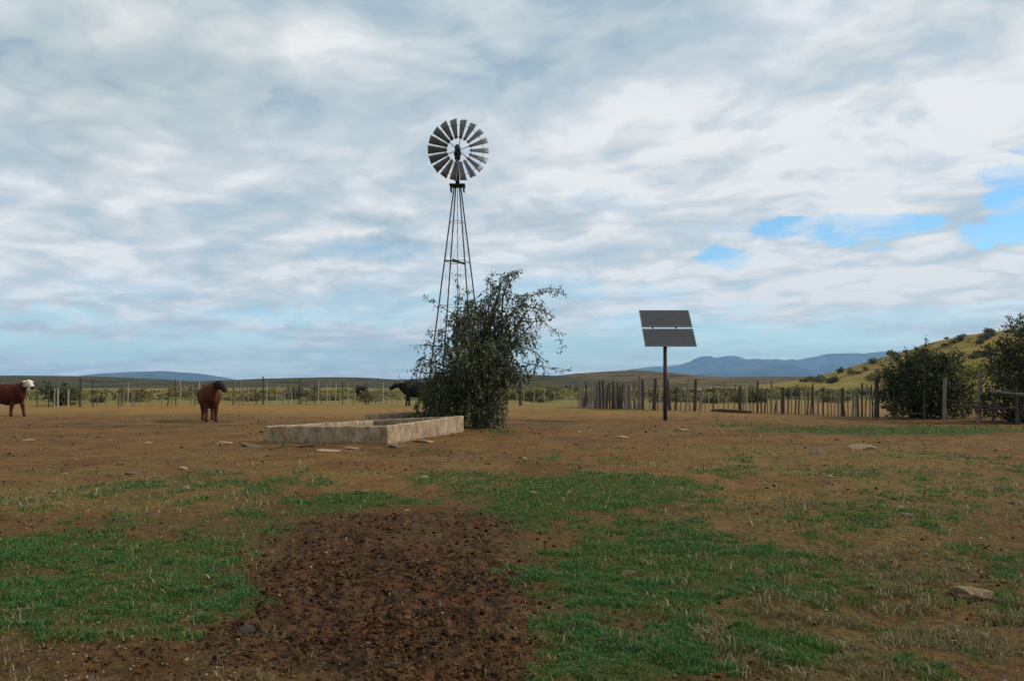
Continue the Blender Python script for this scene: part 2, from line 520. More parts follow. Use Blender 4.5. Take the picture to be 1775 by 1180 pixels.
M['scrub_dark'] = leaf_mat('scrub_dark', (0.030, 0.038, 0.020), (0.085, 0.095, 0.045), None, 0.2)
M['scrub_yellow'] = leaf_mat('scrub_yellow', (0.16, 0.16, 0.03), (0.34, 0.30, 0.07), None, 0.3)
M['grass'] = m = leaf_mat('grass_blade', (0.024, 0.078, 0.024), (0.078, 0.205, 0.060), (0.18, 0.19, 0.07), 0.30)
t = NT(m.node_tree)
pos = t.node('ShaderNodeTexCoord').outputs['Object']
mixn = [n for n in t.n if n.type == 'MIX'][-1]
src = mixn.outputs[2]
dests = [l.to_socket for l in src.links]
tint = t.mix(t.smooth(t.noise(pos, 0.8, 4, 0.6), 0.40, 0.62), src, t.mix(1.0, src, (1.35, 1.02, 0.75), 'MULTIPLY'))
tint = t.mix(t.m('MULTIPLY', t.smooth(t.noise(pos, 5.0, 3, 0.6), 0.52, 0.7), 0.6), tint, t.mix(1.0, src, (1.6, 1.05, 0.85), 'MULTIPLY'))
for q in dests:
    t.l.new(tint, q)
M['dry_grass'] = leaf_mat('dry_grass', (0.10, 0.085, 0.035), (0.24, 0.20, 0.095), (0.34, 0.30, 0.18), 0.25)
M['wood_dark'] = rough_mat('dark_post_wood', (0.035, 0.027, 0.023), (0.075, 0.060, 0.050), 20, 0.9, bump=0.4)
M['wood_grey'] = rough_mat('grey_post_wood', (0.12, 0.10, 0.085), (0.21, 0.18, 0.15), 20, 0.9, bump=0.4)
M['wood_pale'] = rough_mat('pale_post', (0.24, 0.22, 0.155), (0.36, 0.33, 0.25), 20, 0.9)
M['wire'] = rough_mat('fence_wire', (0.16, 0.15, 0.14), (0.22, 0.21, 0.2), 20, 0.6, 0.6)
M['stone'] = rough_mat('pale_stone', (0.17, 0.115, 0.062), (0.34, 0.25, 0.145), 9, 0.9, bump=0.5)
M['stone_dark'] = rough_mat('brown_stone', (0.055, 0.038, 0.024), (0.14, 0.098, 0.06), 9, 0.9, bump=0.5)
M['tan_rock'] = rough_mat('tan_rock', (0.12, 0.075, 0.038), (0.27, 0.19, 0.105), 6, 0.95, bump=0.9, c3=(0.07, 0.055, 0.035), scale3=5.0, lo3=0.55)
M['dungpat'] = rough_mat('dung', (0.020, 0.016, 0.013), (0.055, 0.042, 0.032), 18, 0.95, bump=0.6)
m, t, b = new_mat('clod')
r = t.node('ShaderNodeNewGeometry').outputs['Random Per Island']
t.put(b.inputs['Base Color'], t.ramp(r, [(0.0, (0.010, 0.008, 0.006)), (0.35, (0.026, 0.015, 0.008)), (0.7, (0.070, 0.036, 0.017)), (1.0, (0.11, 0.062, 0.030))]))
b.inputs['Roughness'].default_value = 1.0
b.inputs['Specular IOR Level'].default_value = 0.02
M['clod'] = m
m, t, b = new_mat('pebble')
r = t.node('ShaderNodeNewGeometry').outputs['Random Per Island']
t.put(b.inputs['Base Color'], t.ramp(r, [(0.0, (0.035, 0.022, 0.012)), (0.5, (0.11, 0.068, 0.034)), (0.9, (0.20, 0.14, 0.08)), (1.0, (0.36, 0.30, 0.21))]))
b.inputs['Roughness'].default_value = 0.9
M['pebble'] = m

# concrete with streaks and patches of worn plaster
m, t, b = new_mat('old_concrete')
co = t.node('ShaderNodeTexCoord').outputs['Object']
st = t.node('ShaderNodeMapping', {'Vector': co, 'Scale': (1.0, 1.0, 0.5)}).outputs[0]
c = t.mix(t.smooth(t.noise(st, 5.5, 6, 0.65), 0.35, 0.7), (0.37, 0.285, 0.18), (0.18, 0.135, 0.088))
c = t.mix(t.m('MULTIPLY', t.smooth(t.noise(co, 2.2, 5, 0.6), 0.52, 0.62), 0.6), c, (0.25, 0.145, 0.075))
c = t.mix(t.m('MULTIPLY', t.smooth(t.noise(st, 6, 6, 0.75), 0.48, 0.66), 0.7), c, (0.09, 0.062, 0.04))
zz = t.node('ShaderNodeSeparateXYZ', {0: co}).outputs[2]
splash = t.m('MULTIPLY', t.smooth(t.m('ADD', zz, t.m('MULTIPLY', t.noise(co, 7, 4), 0.2)), 0.22, 0.08), 0.75)
c = t.mix(splash, c, (0.16, 0.095, 0.05))
t.put(b.inputs['Base Color'], c)
b.inputs['Roughness'].default_value = 0.9
b.inputs['Specular IOR Level'].default_value = 0.2
t.put(b.inputs['Normal'], t.node('ShaderNodeBump', {'Height': t.noise(co, 22, 6, 0.7), 'Strength': 0.5, 'Distance': 0.02}).outputs[0])
M['concrete'] = m
m, t, b = new_mat('dam_water')
b.inputs['Base Color'].default_value = (0.012, 0.018, 0.014, 1)
b.inputs['Roughness'].default_value = 0.06
t.put(b.inputs['Normal'], t.node('ShaderNodeBump', {'Height': t.noise(t.node('ShaderNodeTexCoord').outputs['Object'], 7, 3), 'Strength': 0.12, 'Distance': 0.02}).outputs[0])
M['water'] = m

# photovoltaic glass: dark cells with thin grid lines
m, t, b = new_mat('solar_glass')
co = t.node('ShaderNodeTexCoord').outputs['Object']
sx = t.node('ShaderNodeSeparateXYZ', {0: co})
cell = lambda o, n: t.m('ABSOLUTE', t.m('SUBTRACT', t.m('FRACT', t.m('MULTIPLY', o, n)), 0.5))
line = t.m('MAXIMUM', t.smooth(cell(sx.outputs[0], 6.2), 0.46, 0.49), t.smooth(cell(sx.outputs[1], 6.2), 0.46, 0.49))
c = t.mix(t.m('MULTIPLY', line, 0.5), t.mix(t.smooth(t.noise(co, 4, 4), 0.4, 0.65), (0.030, 0.032, 0.036), (0.040, 0.040, 0.042)), (0.10, 0.10, 0.105))
t.put(b.inputs['Base Color'], c)
b.inputs['Roughness'].default_value = 0.35
b.inputs['Specular IOR Level'].default_value = 0.35
M['solar'] = m
M['alu'] = rough_mat('dull_aluminium', (0.18, 0.18, 0.18), (0.26, 0.26, 0.26), 10, 0.5, 0.7)
M['rust_pole'] = rough_mat('painted_pole', (0.03, 0.028, 0.03), (0.07, 0.055, 0.048), 8, 0.6, 0.2, c3=(0.10, 0.05, 0.03), scale3=4, lo3=0.6)


# hills
def hill_mat(name, cols, scale, dots=None, dot_scale=0.2, dot_lo=0.55, bump=0.0):
    m, t, b = new_mat(name)
    co = t.node('ShaderNodeTexCoord').outputs['Object']
    c = t.mix(t.smooth(t.noise(co, scale, 6, 0.65), 0.38, 0.62), cols[0], cols[1])
    if len(cols) > 2:
        c = t.mix(t.smooth(t.noise(co, scale * 2.7, 5, 0.65), 0.5, 0.62), c, cols[2])
    if dots:
        c = t.mix(t.smooth(t.noise(co, dot_scale, 5, 0.7), dot_lo, dot_lo + 0.06), c, dots)
    t.put(b.inputs['Base Color'], c)
    b.inputs['Roughness'].default_value = 1.0
    b.inputs['Specular IOR Level'].default_value = 0.05
    return m


M['hill_near'] = hill_mat('dry_grass_hillside', [srgb(128, 110, 56), srgb(106, 100, 48), srgb(130, 96, 56)], 0.06, srgb(64, 68, 32), 0.2, 0.54)
M['hill_olive'] = hill_mat('olive_hillside', [srgb(68, 64, 44), srgb(54, 55, 36)], 0.05, srgb(32, 36, 22), 0.05, 0.55)
M['hill_brown'] = hill_mat('brown_hillside', [srgb(96, 80, 56), srgb(80, 70, 48)], 0.02, srgb(50, 50, 32), 0.06, 0.5)
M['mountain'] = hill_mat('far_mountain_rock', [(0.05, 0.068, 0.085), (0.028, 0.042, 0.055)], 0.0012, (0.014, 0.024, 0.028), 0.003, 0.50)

# ------------------------------------------------------------------ ground: one sheet from the camera to the horizon
ang = np.concatenate([np.arange(-180, -46, 6.0), np.arange(-46, 46.01, 0.13), np.arange(50, 180, 6.0)])
rad = [0.6]
while rad[-1] < 12500:
    r_ = rad[-1]
    rad.append(r_ * (1.008 if r_ < 30 else 1.05 if r_ < 400 else 1.18))
rad = np.array(rad)
A, RR = np.meshgrid(np.radians(ang), rad)
GX, GY = RR * np.sin(A), RR * np.cos(A)
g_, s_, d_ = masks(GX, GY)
rough_bits = np.exp(-RR / 26.0)
GZ = gz(GX, GY) + rough_bits * (d_ * ((fbm(GX * 9, GY * 9, 3) - 0.5) * 0.10 + (fbm(GX * 24, GY * 24, 2) - 0.5) * 0.05) + g_ * 0.02 + (fbm(GX * 5, GY * 5, 3) - 0.5) * 0.075)
na = len(ang)
verts = np.stack([GX, GY, GZ], -1).reshape(-1, 3)
ii = np.arange(len(rad) - 1)[:, None] * na + np.arange(na)[None, :]
jj = np.arange(len(rad) - 1)[:, None] * na + (np.arange(na)[None, :] + 1) % na
faces = np.stack([ii, ii + na, jj + na, jj], -1).reshape(-1, 4)[:, ::-1]
me = np_mesh('ground', verts, faces, True)
for nm, arr in (('cloud_shade', sstep(-GY + (fbm(GX * .6, GY * .5, 5, .6) - .5) * 9, -12.5, -7.5)), ('grass', g_), ('straw', s_), ('dung', d_),
                ('far', sstep(GY + (fbm(GX * .3, GY * .15, 4) - .5) * 14, 30, 40)), ('plain', sstep(GY + (fbm(GX * .2, GY * .1, 4) - .5) * 16 + -np.abs(GX) * 0.45 * (GX > 3) + 4 * (GX > 3), 44, 54))):
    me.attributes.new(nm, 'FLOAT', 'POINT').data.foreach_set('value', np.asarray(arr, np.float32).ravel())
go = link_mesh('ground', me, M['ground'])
tag(go, kind='structure')


# ------------------------------------------------------------------ hills and mountains
def ridge(name, prof, D, depth, mat, seed=0, relief=0.15, nx=160, ny=40, steep=1.0):
    """a hill whose crest runs at depth D along the given skyline (photo columns and rows), falling away in front and behind"""
    px = np.array([p[0] for p in prof], float)
    hz = np.array([(HY - p[1]) / F * D + H for p in prof], float)
    xs = np.linspace(px[0], px[-1], nx)
    hs = np.interp(xs, px, hz)
    k = np.ones(5) / 5
    hs = np.convolve(np.pad(hs, 2, mode='edge'), k, 'valid')
    hs = hs * (1 + (fbm(xs * 0.05 + seed, xs * 0 + seed * 2.0, 4) - 0.5) * 0.10)
    tt = np.linspace(-1, 1, ny)
    X = ((xs - CX) / F * D)[None, :] * np.ones((ny, 1))
    Y = D + tt[:, None] * depth * np.ones((1, nx))
    fall = (np.cos(np.pi * np.abs(tt) ** steep) * 0.5 + 0.5)[:, None]
    sc = 7.0 / depth
    nz = fbm(X * sc + seed * 13.7, Y * sc + seed * 3.1, 5, 0.55) - 0.5
    wob = 1.0 + relief * 2 * nz * np.sin(np.pi * np.clip(1 - np.abs(tt[:, None]), 0, 1)) * 1.0
    Z = drop(Y) + (hs[None, :] - drop(D)) * fall * wob
    Z = Z - 0.5 - D * 0.0002 * (1 - fall)
    v_ = np.stack([X, Y, Z], -1).reshape(-1, 3)
    i = np.arange(ny - 1)[:, None] * nx + np.arange(nx - 1)[None, :]
    f_ = np.stack([i, i + 1, i + 1 + nx, i + nx], -1).reshape(-1, 4)
    o = link_mesh(name, np_mesh(name, v_, f_, True), mat)
    tag(o, kind='structure')
    return X, Y, Z


ridge('blue_hill', [(20, 665), (60, 661), (120, 656), (160, 653), (200, 647), (245, 644), (285, 643), (325, 645.5), (350, 649), (368, 655), (400, 660), (430, 665)], 7000, 1500, M['mountain'], 1)
ridge('mountain_range', [(1000, 665), (1040, 656), (1085, 642), (1110, 637), (1150, 635), (1180, 633), (1200, 625), (1215, 620), (1224, 618), (1235, 620), (1250, 617.5), (1270, 618), (1290, 623),
                         (1320, 622), (1350, 624), (1385, 625), (1410, 618), (1440, 612), (1475, 613), (1510, 611), (1560, 612), (1620, 608), (1700, 612), (1800, 620), (1900, 640), (1960, 665)], 10500, 1700, M['mountain'], 2, 0.3, 260, 60)
ridge('mountain_spur', [(1090, 665), (1120, 660), (1180, 650), (1230, 645), (1280, 642), (1330, 634), (1365, 632), (1400, 640), (1450, 644), (1520, 642), (1600, 646), (1700, 665)], 8200, 900, M['mountain'], 5, 0.3, 160, 40)
ridge('brown_hill', [(890, 668), (925, 658), (960, 650), (1000, 646), (1040, 643), (1085, 641.5), (1120, 645), (1150, 650), (1190, 655), (1240, 662), (1290, 668)], 620, 440, M['hill_brown'], 3)
ridge('low_hill', [(-80, 656), (20, 655), (60, 651), (110, 649.5), (140, 651), (175, 656), (210, 660), (260, 663), (300, 665), (360, 670)], 430, 320, M['hill_olive'], 4)
ridge('olive_hill', [(270, 670), (310, 667), (340, 664), (380, 661.5), (420, 660), (450, 658.5), (500, 656), (550, 653.5), (595, 652), (640, 653), (680, 656), (740, 656), (800, 653), (860, 650), (910, 647), (950, 649), (1000, 652), (1060, 660), (1130, 670)], 420, 305, M['hill_olive'], 6)
ridge('far_plain_rise', [(1020, 668), (1080, 661), (1150, 656), (1250, 653), (1350, 652), (1450, 653), (1550, 655), (1650, 660), (1720, 668)], 900, 700, M['hill_brown'], 8)
HX, HYY, HZ = ridge('hillside', [(1270, 675), (1300, 670), (1340, 665), (1390, 660), (1420, 657), (1460, 647), (1500, 637), (1520, 630), (1560, 612), (1590, 602), (1620, 592), (1660, 581), (1700, 573), (1740, 569), (1790, 566), (1850, 562), (1920, 560), (2000, 566), (2100, 585), (2200, 615), (2300, 650)],
                    250, 130, M['hill_near'], 9, 0.10, 200, 70, 0.8)


# ------------------------------------------------------------------ leaves
def leaf_quads(P, Dv, L, Wd, rng, curl=0.0):
    """one pointed leaf (4 vertices) per row: base P, direction Dv, length L, width Wd"""
    n = len(P)
    Dv = Dv / (np.linalg.norm(Dv, axis=1, keepdims=True) + 1e-9)
    r = rng.normal(size=(n, 3))
    sd_ = np.cross(Dv, r)
    sd_ /= (np.linalg.norm(sd_, axis=1, keepdims=True) + 1e-9)
    L, Wd = np.broadcast_to(L, n)[:, None], np.broadcast_to(Wd, n)[:, None]
    mid_ = P + Dv * L * 0.45
    v_ = np.stack([P, mid_ + sd_ * Wd * 0.5, P + Dv * L, mid_ - sd_ * Wd * 0.5], 1)
    return v_.reshape(-1, 3), np.arange(n * 4).reshape(n, 4)


def clump_leaves(cl, rng, per, droop, strand=(0.3, 0.7), leaf=(0.10, 0.045), step=0.05, origin=None):
    """leafy strands through a set of clumps (x,y,z,rx,ry,rz): each strand leaves the clump's inside and hangs over"""
    PP, DD = [], []
    for (x, y, z, rx, ry, rz) in cl:
        n = max(3, int(per * (rx * ry * rz) ** (2 / 3.0) * 10))
        d = rng.normal(size=(n, 3))
        d /= np.linalg.norm(d, axis=1, keepdims=True)
        rr = rng.random((n, 1)) ** 0.5
        p = np.array([x, y, z]) + d * rr * np.array([rx, ry, rz])
        dirv = d * 0.8 + rng.normal(size=(n, 3)) * 0.45 + np.array([0, 0, 0.25])
        ln = rng.uniform(strand[0], strand[1], n)
        ns = int(strand[1] / step)
        for k in range(ns):
            live = ln > k * step
            if not live.any():
                break
            q = p[live]
            dv = dirv[live]
            side = rng.normal(size=q.shape) * 0.8
            PP.append(q.copy())
            DD.append(dv / np.linalg.norm(dv, axis=1, keepdims=True) * 0.6 + side + np.array([0, 0, -0.3 * droop]))
            dv = dv / np.linalg.norm(dv, axis=1, keepdims=True)
            p[live] = q + dv * step
            dirv[live] = dv + np.array([0, 0, -droop * 0.22]) + rng.normal(size=q.shape) * 0.12
    P, Dv = np.concatenate(PP), np.concatenate(DD)
    keep = P[:, 2] > 0.05
    P, Dv = P[keep], Dv[keep]
    n = len(P)
    return leaf_quads(P, Dv, leaf[0] * rng.uniform(0.6, 1.4, n), leaf[1] * rng.uniform(0.6, 1.3, n), rng)


def clumps_from(specs, d0, spread, rng):
    """clumps given by photo column, row and radius in pixels, around depth d0"""
    out = []
    for (px, py, r) in specs:
        d = d0 + rng.uniform(-spread, spread)
        p = at(px, py, d0)
        p = Vector((p.x * d / d0, d, p.z))
        k = r / F * d0
        out.append((p.x, p.y, p.z, k, k, k))
    return out


def limb_path(a, b_, rng, sag=0.15, n=6):
    a, b_ = Vector(a), Vector(b_)
    L = (b_ - a).length
    pts = []
    for i in range(n + 1):
        s1 = i / n
        p = a.lerp(b_, s1)
        p.z += math.sin(s1 * math.pi) * sag * L
        p += Vector(rng.normal(size=3)) * 0.03 * L * math.sin(s1 * math.pi)
        pts.append(p)
    return pts


# ------------------------------------------------------------------ wind pump
WPX, WPD = 793.0, 28.0
WX = (WPX - CX) / F * WPD
wp = empty('wind_pump', (WX, WPD, 0))
tag(wp, 'tall steel farm windmill with many blades on a lattice tower behind the leafy tree', 'windmill')
ZT = H + (HY - 321) / F * WPD            # top of tower
kpx = WPD / F
PHI = R(33)


def leg_r(z):
    return 6 * kpx + (ZT - z) * 0.145


def corner(i, z):
    a = PHI + i * math.pi / 2
    r = leg_r(z)
    return Vector((r * math.cos(a), r * math.sin(a), z))


for i in range(4):
    MB().beam(corner(i, 0.0), corner(i, ZT), 0.044, 0.044).build('leg', M['steel'], wp)
levels = [2.2, 4.1, 5.62, 7.0]
for z in levels:
    gm = MB()
    for i in range(4):
        gm.beam(corner(i, z), corner((i + 1) % 4, z), 0.010 if z != 5.62 else 0.016, 0.012 if z != 5.62 else 0.02)
    if z == 5.62:
        # the one stout cross girt that carries the rod guide, with a tilted board
        gm.beam(corner(2, z + 0.02), corner(3, z - 0.1), 0.05, 0.05)
    gm.build('girt', M['steel'], wp)
lv = [0.0] + levels
for i in range(4):
    bm_ = MB()
    for z0, z1 in zip(lv[:-1], lv[1:]):
        bm_.tube([corner(i, z0), corner((i + 1) % 4, z1)], 0.003, 5)
        bm_.tube([corner((i + 1) % 4, z0), corner(i, z1)], 0.003, 5)
    bm_.build('brace', M['steel'], wp)
MB().beam((-0.16, -0.08, 5.70), (0.27, -0.12, 5.52), 0.05, 0.06).build('guide_board', M['dark_steel'], wp)
MB().tube([(0, 0, 0.2), (0, 0, ZT)], 0.011, 6).build('pump_rod', M['steel'], wp)
pm = MB()
pm.box((-0.27, -0.26, ZT - 0.045), (0.27, 0.26, ZT + 0.0))
pm.build('platform', M['dark_steel'], wp, bevel=0.01)
for s1 in (-1, 1):
    pk = MB()
    pk.beam((s1 * 0.22, -0.2, ZT - 0.14), (s1 * 0.22, 0.2, ZT - 0.14), 0.05, 0.17)
    pk.build('platform_bracket', M['dark_steel'], wp)
ZC = H + (HY - 257) / F * WPD - 0.17            # wheel axle height
mm = MB()
mm.tube([(0, 0, ZT - 0.05), (0, 0, ZC - 0.15)], [0.075, 0.055], 10)
mm.build('mast', M['dark_steel'], wp, True)
# head, turned so that the wheel looks back along the photograph's view
hd = MB()
hd.tube([(0, 0.26, ZC - 0.02), (0, 0.10, ZC), (0, -0.14, ZC)], [0.08, 0.135, 0.09], 12)
hd.tube([(0, 0.02, ZC - 0.22), (0, 0.02, ZC + 0.24), (0, 0.02, ZC + 0.30)], [0.10, 0.10, 0.05], 10)
headyaw = math.atan2(WX, WPD) * -1
hobj = hd.build('gearbox', M['dark_steel'], wp, True)
hobj.rotation_euler = (0, 0, headyaw)
wh = bpy.data.objects.new('wheel', None)
COL.objects.link(wh)
wh.parent = wp
RW = 52 * kpx
fwd = Vector((math.sin(-headyaw), math.cos(-headyaw), 0))
wc = Vector((0.03, 0, ZC)) - fwd * 0.36
wh.location = wc
wh.rotation_euler = (R(2), 0, headyaw)
# in the wheel's own frame the axle is Y
hubm = MB()
hubm.tube([(0, -0.10, 0), (0, 0.12, 0)], 0.075, 12)
hubm.tube([(0, 0.0, 0), (0, 0.34, 0)], 0.03, 8)
hubm.build('hub', M['dark_steel'], wh, True)
for rr, rad_ in ((0.44, 0.012), (0.82, 0.012)):
    rm = MB()
    pts = [Vector((RW * rr * math.sin(a), 0.02, RW * rr * math.cos(a))) for a in np.linspace(0, 2 * math.pi, 55)]
    rm.tube(pts, 0.009, 6, False)
    rm.build('rim', M['steel'], wh)
for k in range(6):
    a = 2 * math.pi * k / 6 + 0.17
    sp_ = MB()
    sp_.tube([(0.05 * math.sin(a), -0.08, 0.05 * math.cos(a)), (RW * 0.86 * math.sin(a), 0.01, RW * 0.86 * math.cos(a))], 0.008, 6)
    sp_.tube([(0.05 * math.sin(a), 0.1, 0.05 * math.cos(a)), (RW * 0.86 * math.sin(a), 0.03, RW * 0.86 * math.cos(a))], 0.008, 6)
    sp_.build('arm', M['steel'], wh)
NB = 18
PITCH = R(-40)
bl = MB()
nr, nc = 5, 5
for i in range(nr):
    s1 = i / (nr - 1)
    r = RW * (0.37 + 0.63 * s1)
    wd = 2 * math.pi * r / NB * 0.90
    for j in range(nc):
        q = j / (nc - 1) - 0.5
        cam_ = -(0.25 - q * q) * wd * 0.35
        x = q * wd * math.cos(PITCH) - cam_ * math.sin(PITCH)
        y = q * wd * math.sin(PITCH) + cam_ * math.cos(PITCH)
        bl.v.append((x, y, r))
for i in range(nr - 1):
    for j in range(nc - 1):
        a = i * nc + j
        bl.f.append((a, a + 1, a + 1 + nc, a + nc))
bmesh_ = bl.mesh('blade', True)
bmesh_.materials.append(M['blade'])
for k in range(NB):
    bo = bpy.data.objects.new('blade', bmesh_)
    COL.objects.link(bo)
    bo.parent = wh
    bo.rotation_euler = (0, 2 * math.pi * (k + 0.5) / NB, 0)
    sol = bo.modifiers.new('thickness', 'SOLIDIFY')
    sol.thickness = 0.004
tl = MB()
tl.tube([(0, 0.15, ZC + 0.05), (0, 1.9, ZC + 0.02)], 0.018, 6)
tl.tube([(0, 0.15, ZC - 0.14), (0, 1.5, ZC - 0.02)], 0.012, 6)
to = tl.build('tail', M['steel'], wp)
to.rotation_euler = (0, 0, headyaw)
tv = MB()
prof = [(1.05, -0.14), (1.25, -0.24), (1.95, -0.36), (2.05, 0.0), (1.95, 0.36), (1.25, 0.24), (1.05, 0.14)]
n = len(prof)
for s1 in (-0.004, 0.004):
    tv.v += [(s1, a, ZC + 0.02 + c_) for a, c_ in prof]
tv.f += [tuple(range(n)), tuple(range(2 * n - 1, n - 1, -1))] + [(k, k + n, (k + 1) % n + n, (k + 1) % n) for k in range(n)]
vo = tv.build('vane', M['blade'], to)

# ------------------------------------------------------------------ leafy tree in front of the wind pump
rng = np.random.default_rng(11)
TD = 26.3
tx, ty = (836 - CX) / F * TD, TD
tree = empty('tree', (0, 0, 0))
tag(tree, 'big drooping leafy tree beside the concrete water dam, hiding the foot of the windmill', 'tree')
dense = [(806, 560, 26), (842, 556, 28), (832, 600, 34), (800, 612, 30), (862, 606, 27), (784, 645, 26), (826, 640, 34), (752, 668, 22), (768, 690, 26), (852, 668, 28), (800, 680, 30), (872, 582, 22),
         (836, 700, 28), (850, 712, 22), (818, 712, 22), (838, 722, 15), (760, 655, 16), (868, 640, 23), (812, 540, 18), (848, 532, 20), (782, 668, 26), (742, 690, 15), (785, 706, 20), (815, 660, 30), (845, 630, 28), (888, 556, 16), (865, 690, 16), (744, 676, 15), (756, 698, 18), (776, 710, 15), (772, 672, 20), (792, 655, 22)]
fringe = [(868, 502, 15), (900, 520, 17), (914, 516, 12), (852, 514, 13), (932, 526, 10), (882, 540, 15), (902, 556, 12), (806, 522, 14), (908, 590, 13), (893, 612, 14), (905, 638, 15),
          (924, 630, 10), (764, 575, 10), (752, 604, 10), (740, 636, 10), (865, 486, 9), (884, 476, 7), (918, 574, 9), (888, 652, 15), (716, 662, 8), (928, 558, 7), (772, 620, 13), (730, 622, 7), (724, 644, 8), (786, 555, 9), (768, 596, 9), (782, 590, 11), (850, 492, 7)]
tips = [[(905, 520), (935, 508), (962, 503), (974, 504)], [(905, 556), (945, 558), (968, 578), (975, 604)], [(895, 560), (925, 575), (932, 600)], [(905, 628), (950, 636), (985, 641)], [(790, 545), (755, 530), (735, 518)],
        [(862, 500), (880, 478), (902, 466)], [(855, 515), (851, 490), (849, 474)], [(880, 490), (892, 478), (896, 474)], [(770, 600), (740, 598), (718, 600)], [(760, 625), (735, 630), (716, 640)], [(795, 530), (796, 500), (793, 480)], [(770, 650), (725, 656), (695, 658)],
        [(915, 530), (945, 540), (955, 548)], [(780, 575), (750, 572), (736, 585)], [(930, 508), (948, 500), (968, 500)], [(900, 600), (930, 610), (945, 625)]]
cl = clumps_from(dense, TD, 1.1, rng)
fr = clumps_from(fringe, TD, 0.8, rng)
tw = MB()
base = Vector((tx, ty, -0.05))
fork = Vector((tx + 0.02, ty, 1.15))
tw.tube([base, base + Vector((0.02, 0, 0.25)), base.lerp(fork, 0.6) + Vector((-0.03, 0, 0)), fork], [0.30, 0.22, 0.17, 0.15], 12)
for q in range(3):
    a = q * 2.1 + 0.4
    tw.tube([base + Vector((0.1 * math.cos(a), 0.1 * math.sin(a), 0)), fork + Vector((0.35 * math.cos(a), 0.35 * math.sin(a), 0.45))], [0.14, 0.08], 8)
for c_ in cl + fr:
    e = Vector(c_[:3])
    s0 = fork if e.z > 1.2 else base.lerp(fork, 0.5)
    tw.tube(limb_path(s0, e, rng, 0.12), [0.06, 0.05, 0.042, 0.034, 0.026, 0.018, 0.009], 6)
tipcl = []
for tp in tips:
    pts = []
    dd = TD + rng.uniform(-0.5, 0.5)
    for (px, py) in tp:
        pts.append(at(px, py, dd))
    # smooth the polyline
    fine_pts = []
    for a_, b_ in zip(pts[:-1], pts[1:]):
        for s1 in (0, 0.34, 0.67):
            fine_pts.append(a_.lerp(b_, s1) + Vector(rng.normal(size=3)) * 0.015)
    fine_pts.append(pts[-1])
    k = len(fine_pts)
    tw.tube(fine_pts, list(np.linspace(0.018, 0.004, k)), 5)
    for q in fine_pts[2:]:
        tipcl.append((q.x, q.y, q.z - 0.03, 0.09, 0.09, 0.09))
tw.build('trunk', M['bark'], tree, True)
vs, fs, off = [], [], 0
for c_, per, dr, st, lf in ((cl, 31, 2.2, (0.2, 0.75), (0.115, 0.05)), (fr, 30, 1.6, (0.15, 0.6), (0.11, 0.045)), (tipcl, 22, 1.0, (0.06, 0.22), (0.09, 0.04))):
    a, f_ = clump_leaves(c_, rng, per, dr, st, lf, 0.034)
    vs.append(a)
    fs.append(f_ + off)
    off += len(a)
link_mesh('crown', np_mesh('crown', np.concatenate(vs), np.concatenate(fs)), M['tree_leaf'], tree)
print('tree leaves', sum(len(f_) for f_ in fs))


def leafy(name, label, cat, specs, d0, spread, mat, rng, per=30, droop=0.35, strand=(0.15, 0.45), leaf=(0.09, 0.05), stems=6, group=None, tips=(), sprig=0.02):
    """a bush or small tree rooted on the ground, its crown given as clumps"""
    cl = clumps_from(specs, d0, spread, rng)
    mx = float(np.mean([c_[0] for c_ in cl]))
    root = empty(name, (0, 0, 0))
    tag(root, label, cat, group)
    tw = MB()
    for c_ in cl:
        b0 = Vector((mx + rng.normal() * 0.25, d0 + rng.normal() * 0.2, -0.05))
        tw.tube(limb_path(b0, c_[:3], rng, 0.05), [0.05, 0.042, 0.034, 0.027, 0.02, 0.012, 0.006], 6)
    ext = []
    for tp in tips:
        pts = [at(px, py, d0) for px, py in tp]
        tw.tube(pts, list(np.linspace(sprig, 0.004, len(pts))), 5)
        for a_, b_ in zip(pts[:-1], pts[1:]):
            for s1 in (0.3, 0.65, 1.0):
                q = a_.lerp(b_, s1)
                ext.append((q.x, q.y, q.z, 0.07, 0.07, 0.07))
    tw.build('trunk', M['bark'], root, True)
    a, f_ = clump_leaves(cl, rng, per, droop, strand, leaf)
    if ext:
        a2, f2 = clump_leaves(ext, rng, 16, 0.2, (0.05, 0.15), leaf)
        f_ = np.concatenate([f_, f2 + len(a)])
        a = np.concatenate([a, a2])
    link_mesh('crown', np_mesh('crown', a, f_), mat, root)
    return root


rng = np.random.default_rng(5)
leafy('bush', 'broad dark bush behind the pole fence at right, widest of the bushes there', 'bush',
      [(1545, 665, 26), (1560, 640, 28), (1585, 634, 24), (1610, 632, 24), (1635, 638, 24), (1655, 632, 18), (1575, 665, 36), (1610, 660, 40), (1645, 665, 34), (1550, 695, 26), (1580, 698, 34), (1615, 700, 36), (1650, 700, 30), (1535, 685, 14), (1604, 612, 9), (1535, 650, 12), (1668, 680, 18),
       (1595, 645, 34), (1565, 685, 30), (1640, 620, 12), (1630, 690, 34), (1550, 712, 16), (1600, 715, 20), (1650, 715, 18)], 32.2, 0.9, M['bush_leaf'], rng, 40, 0.35, (0.15, 0.4), (0.10, 0.055), tips=[[(1600, 612), (1606, 598), (1605, 585)], [(1540, 645), (1528, 634), (1520, 628)], [(1640, 640), (1650, 620), (1656, 605)], [(1660, 630), (1676, 618)]])
leafy('thorn_bush', 'yellow green thorn bush between the two dark bushes at right', 'bush',
      [(1680, 655, 15), (1695, 648, 14), (1668, 650, 11), (1690, 635, 13), (1705, 632, 11), (1688, 675, 14), (1675, 668, 12), (1702, 660, 12), (1680, 700, 12), (1660, 690, 10)], 36, 0.6, M['thorn_leaf'], rng, 55, 0.2, (0.1, 0.35), (0.11, 0.055))
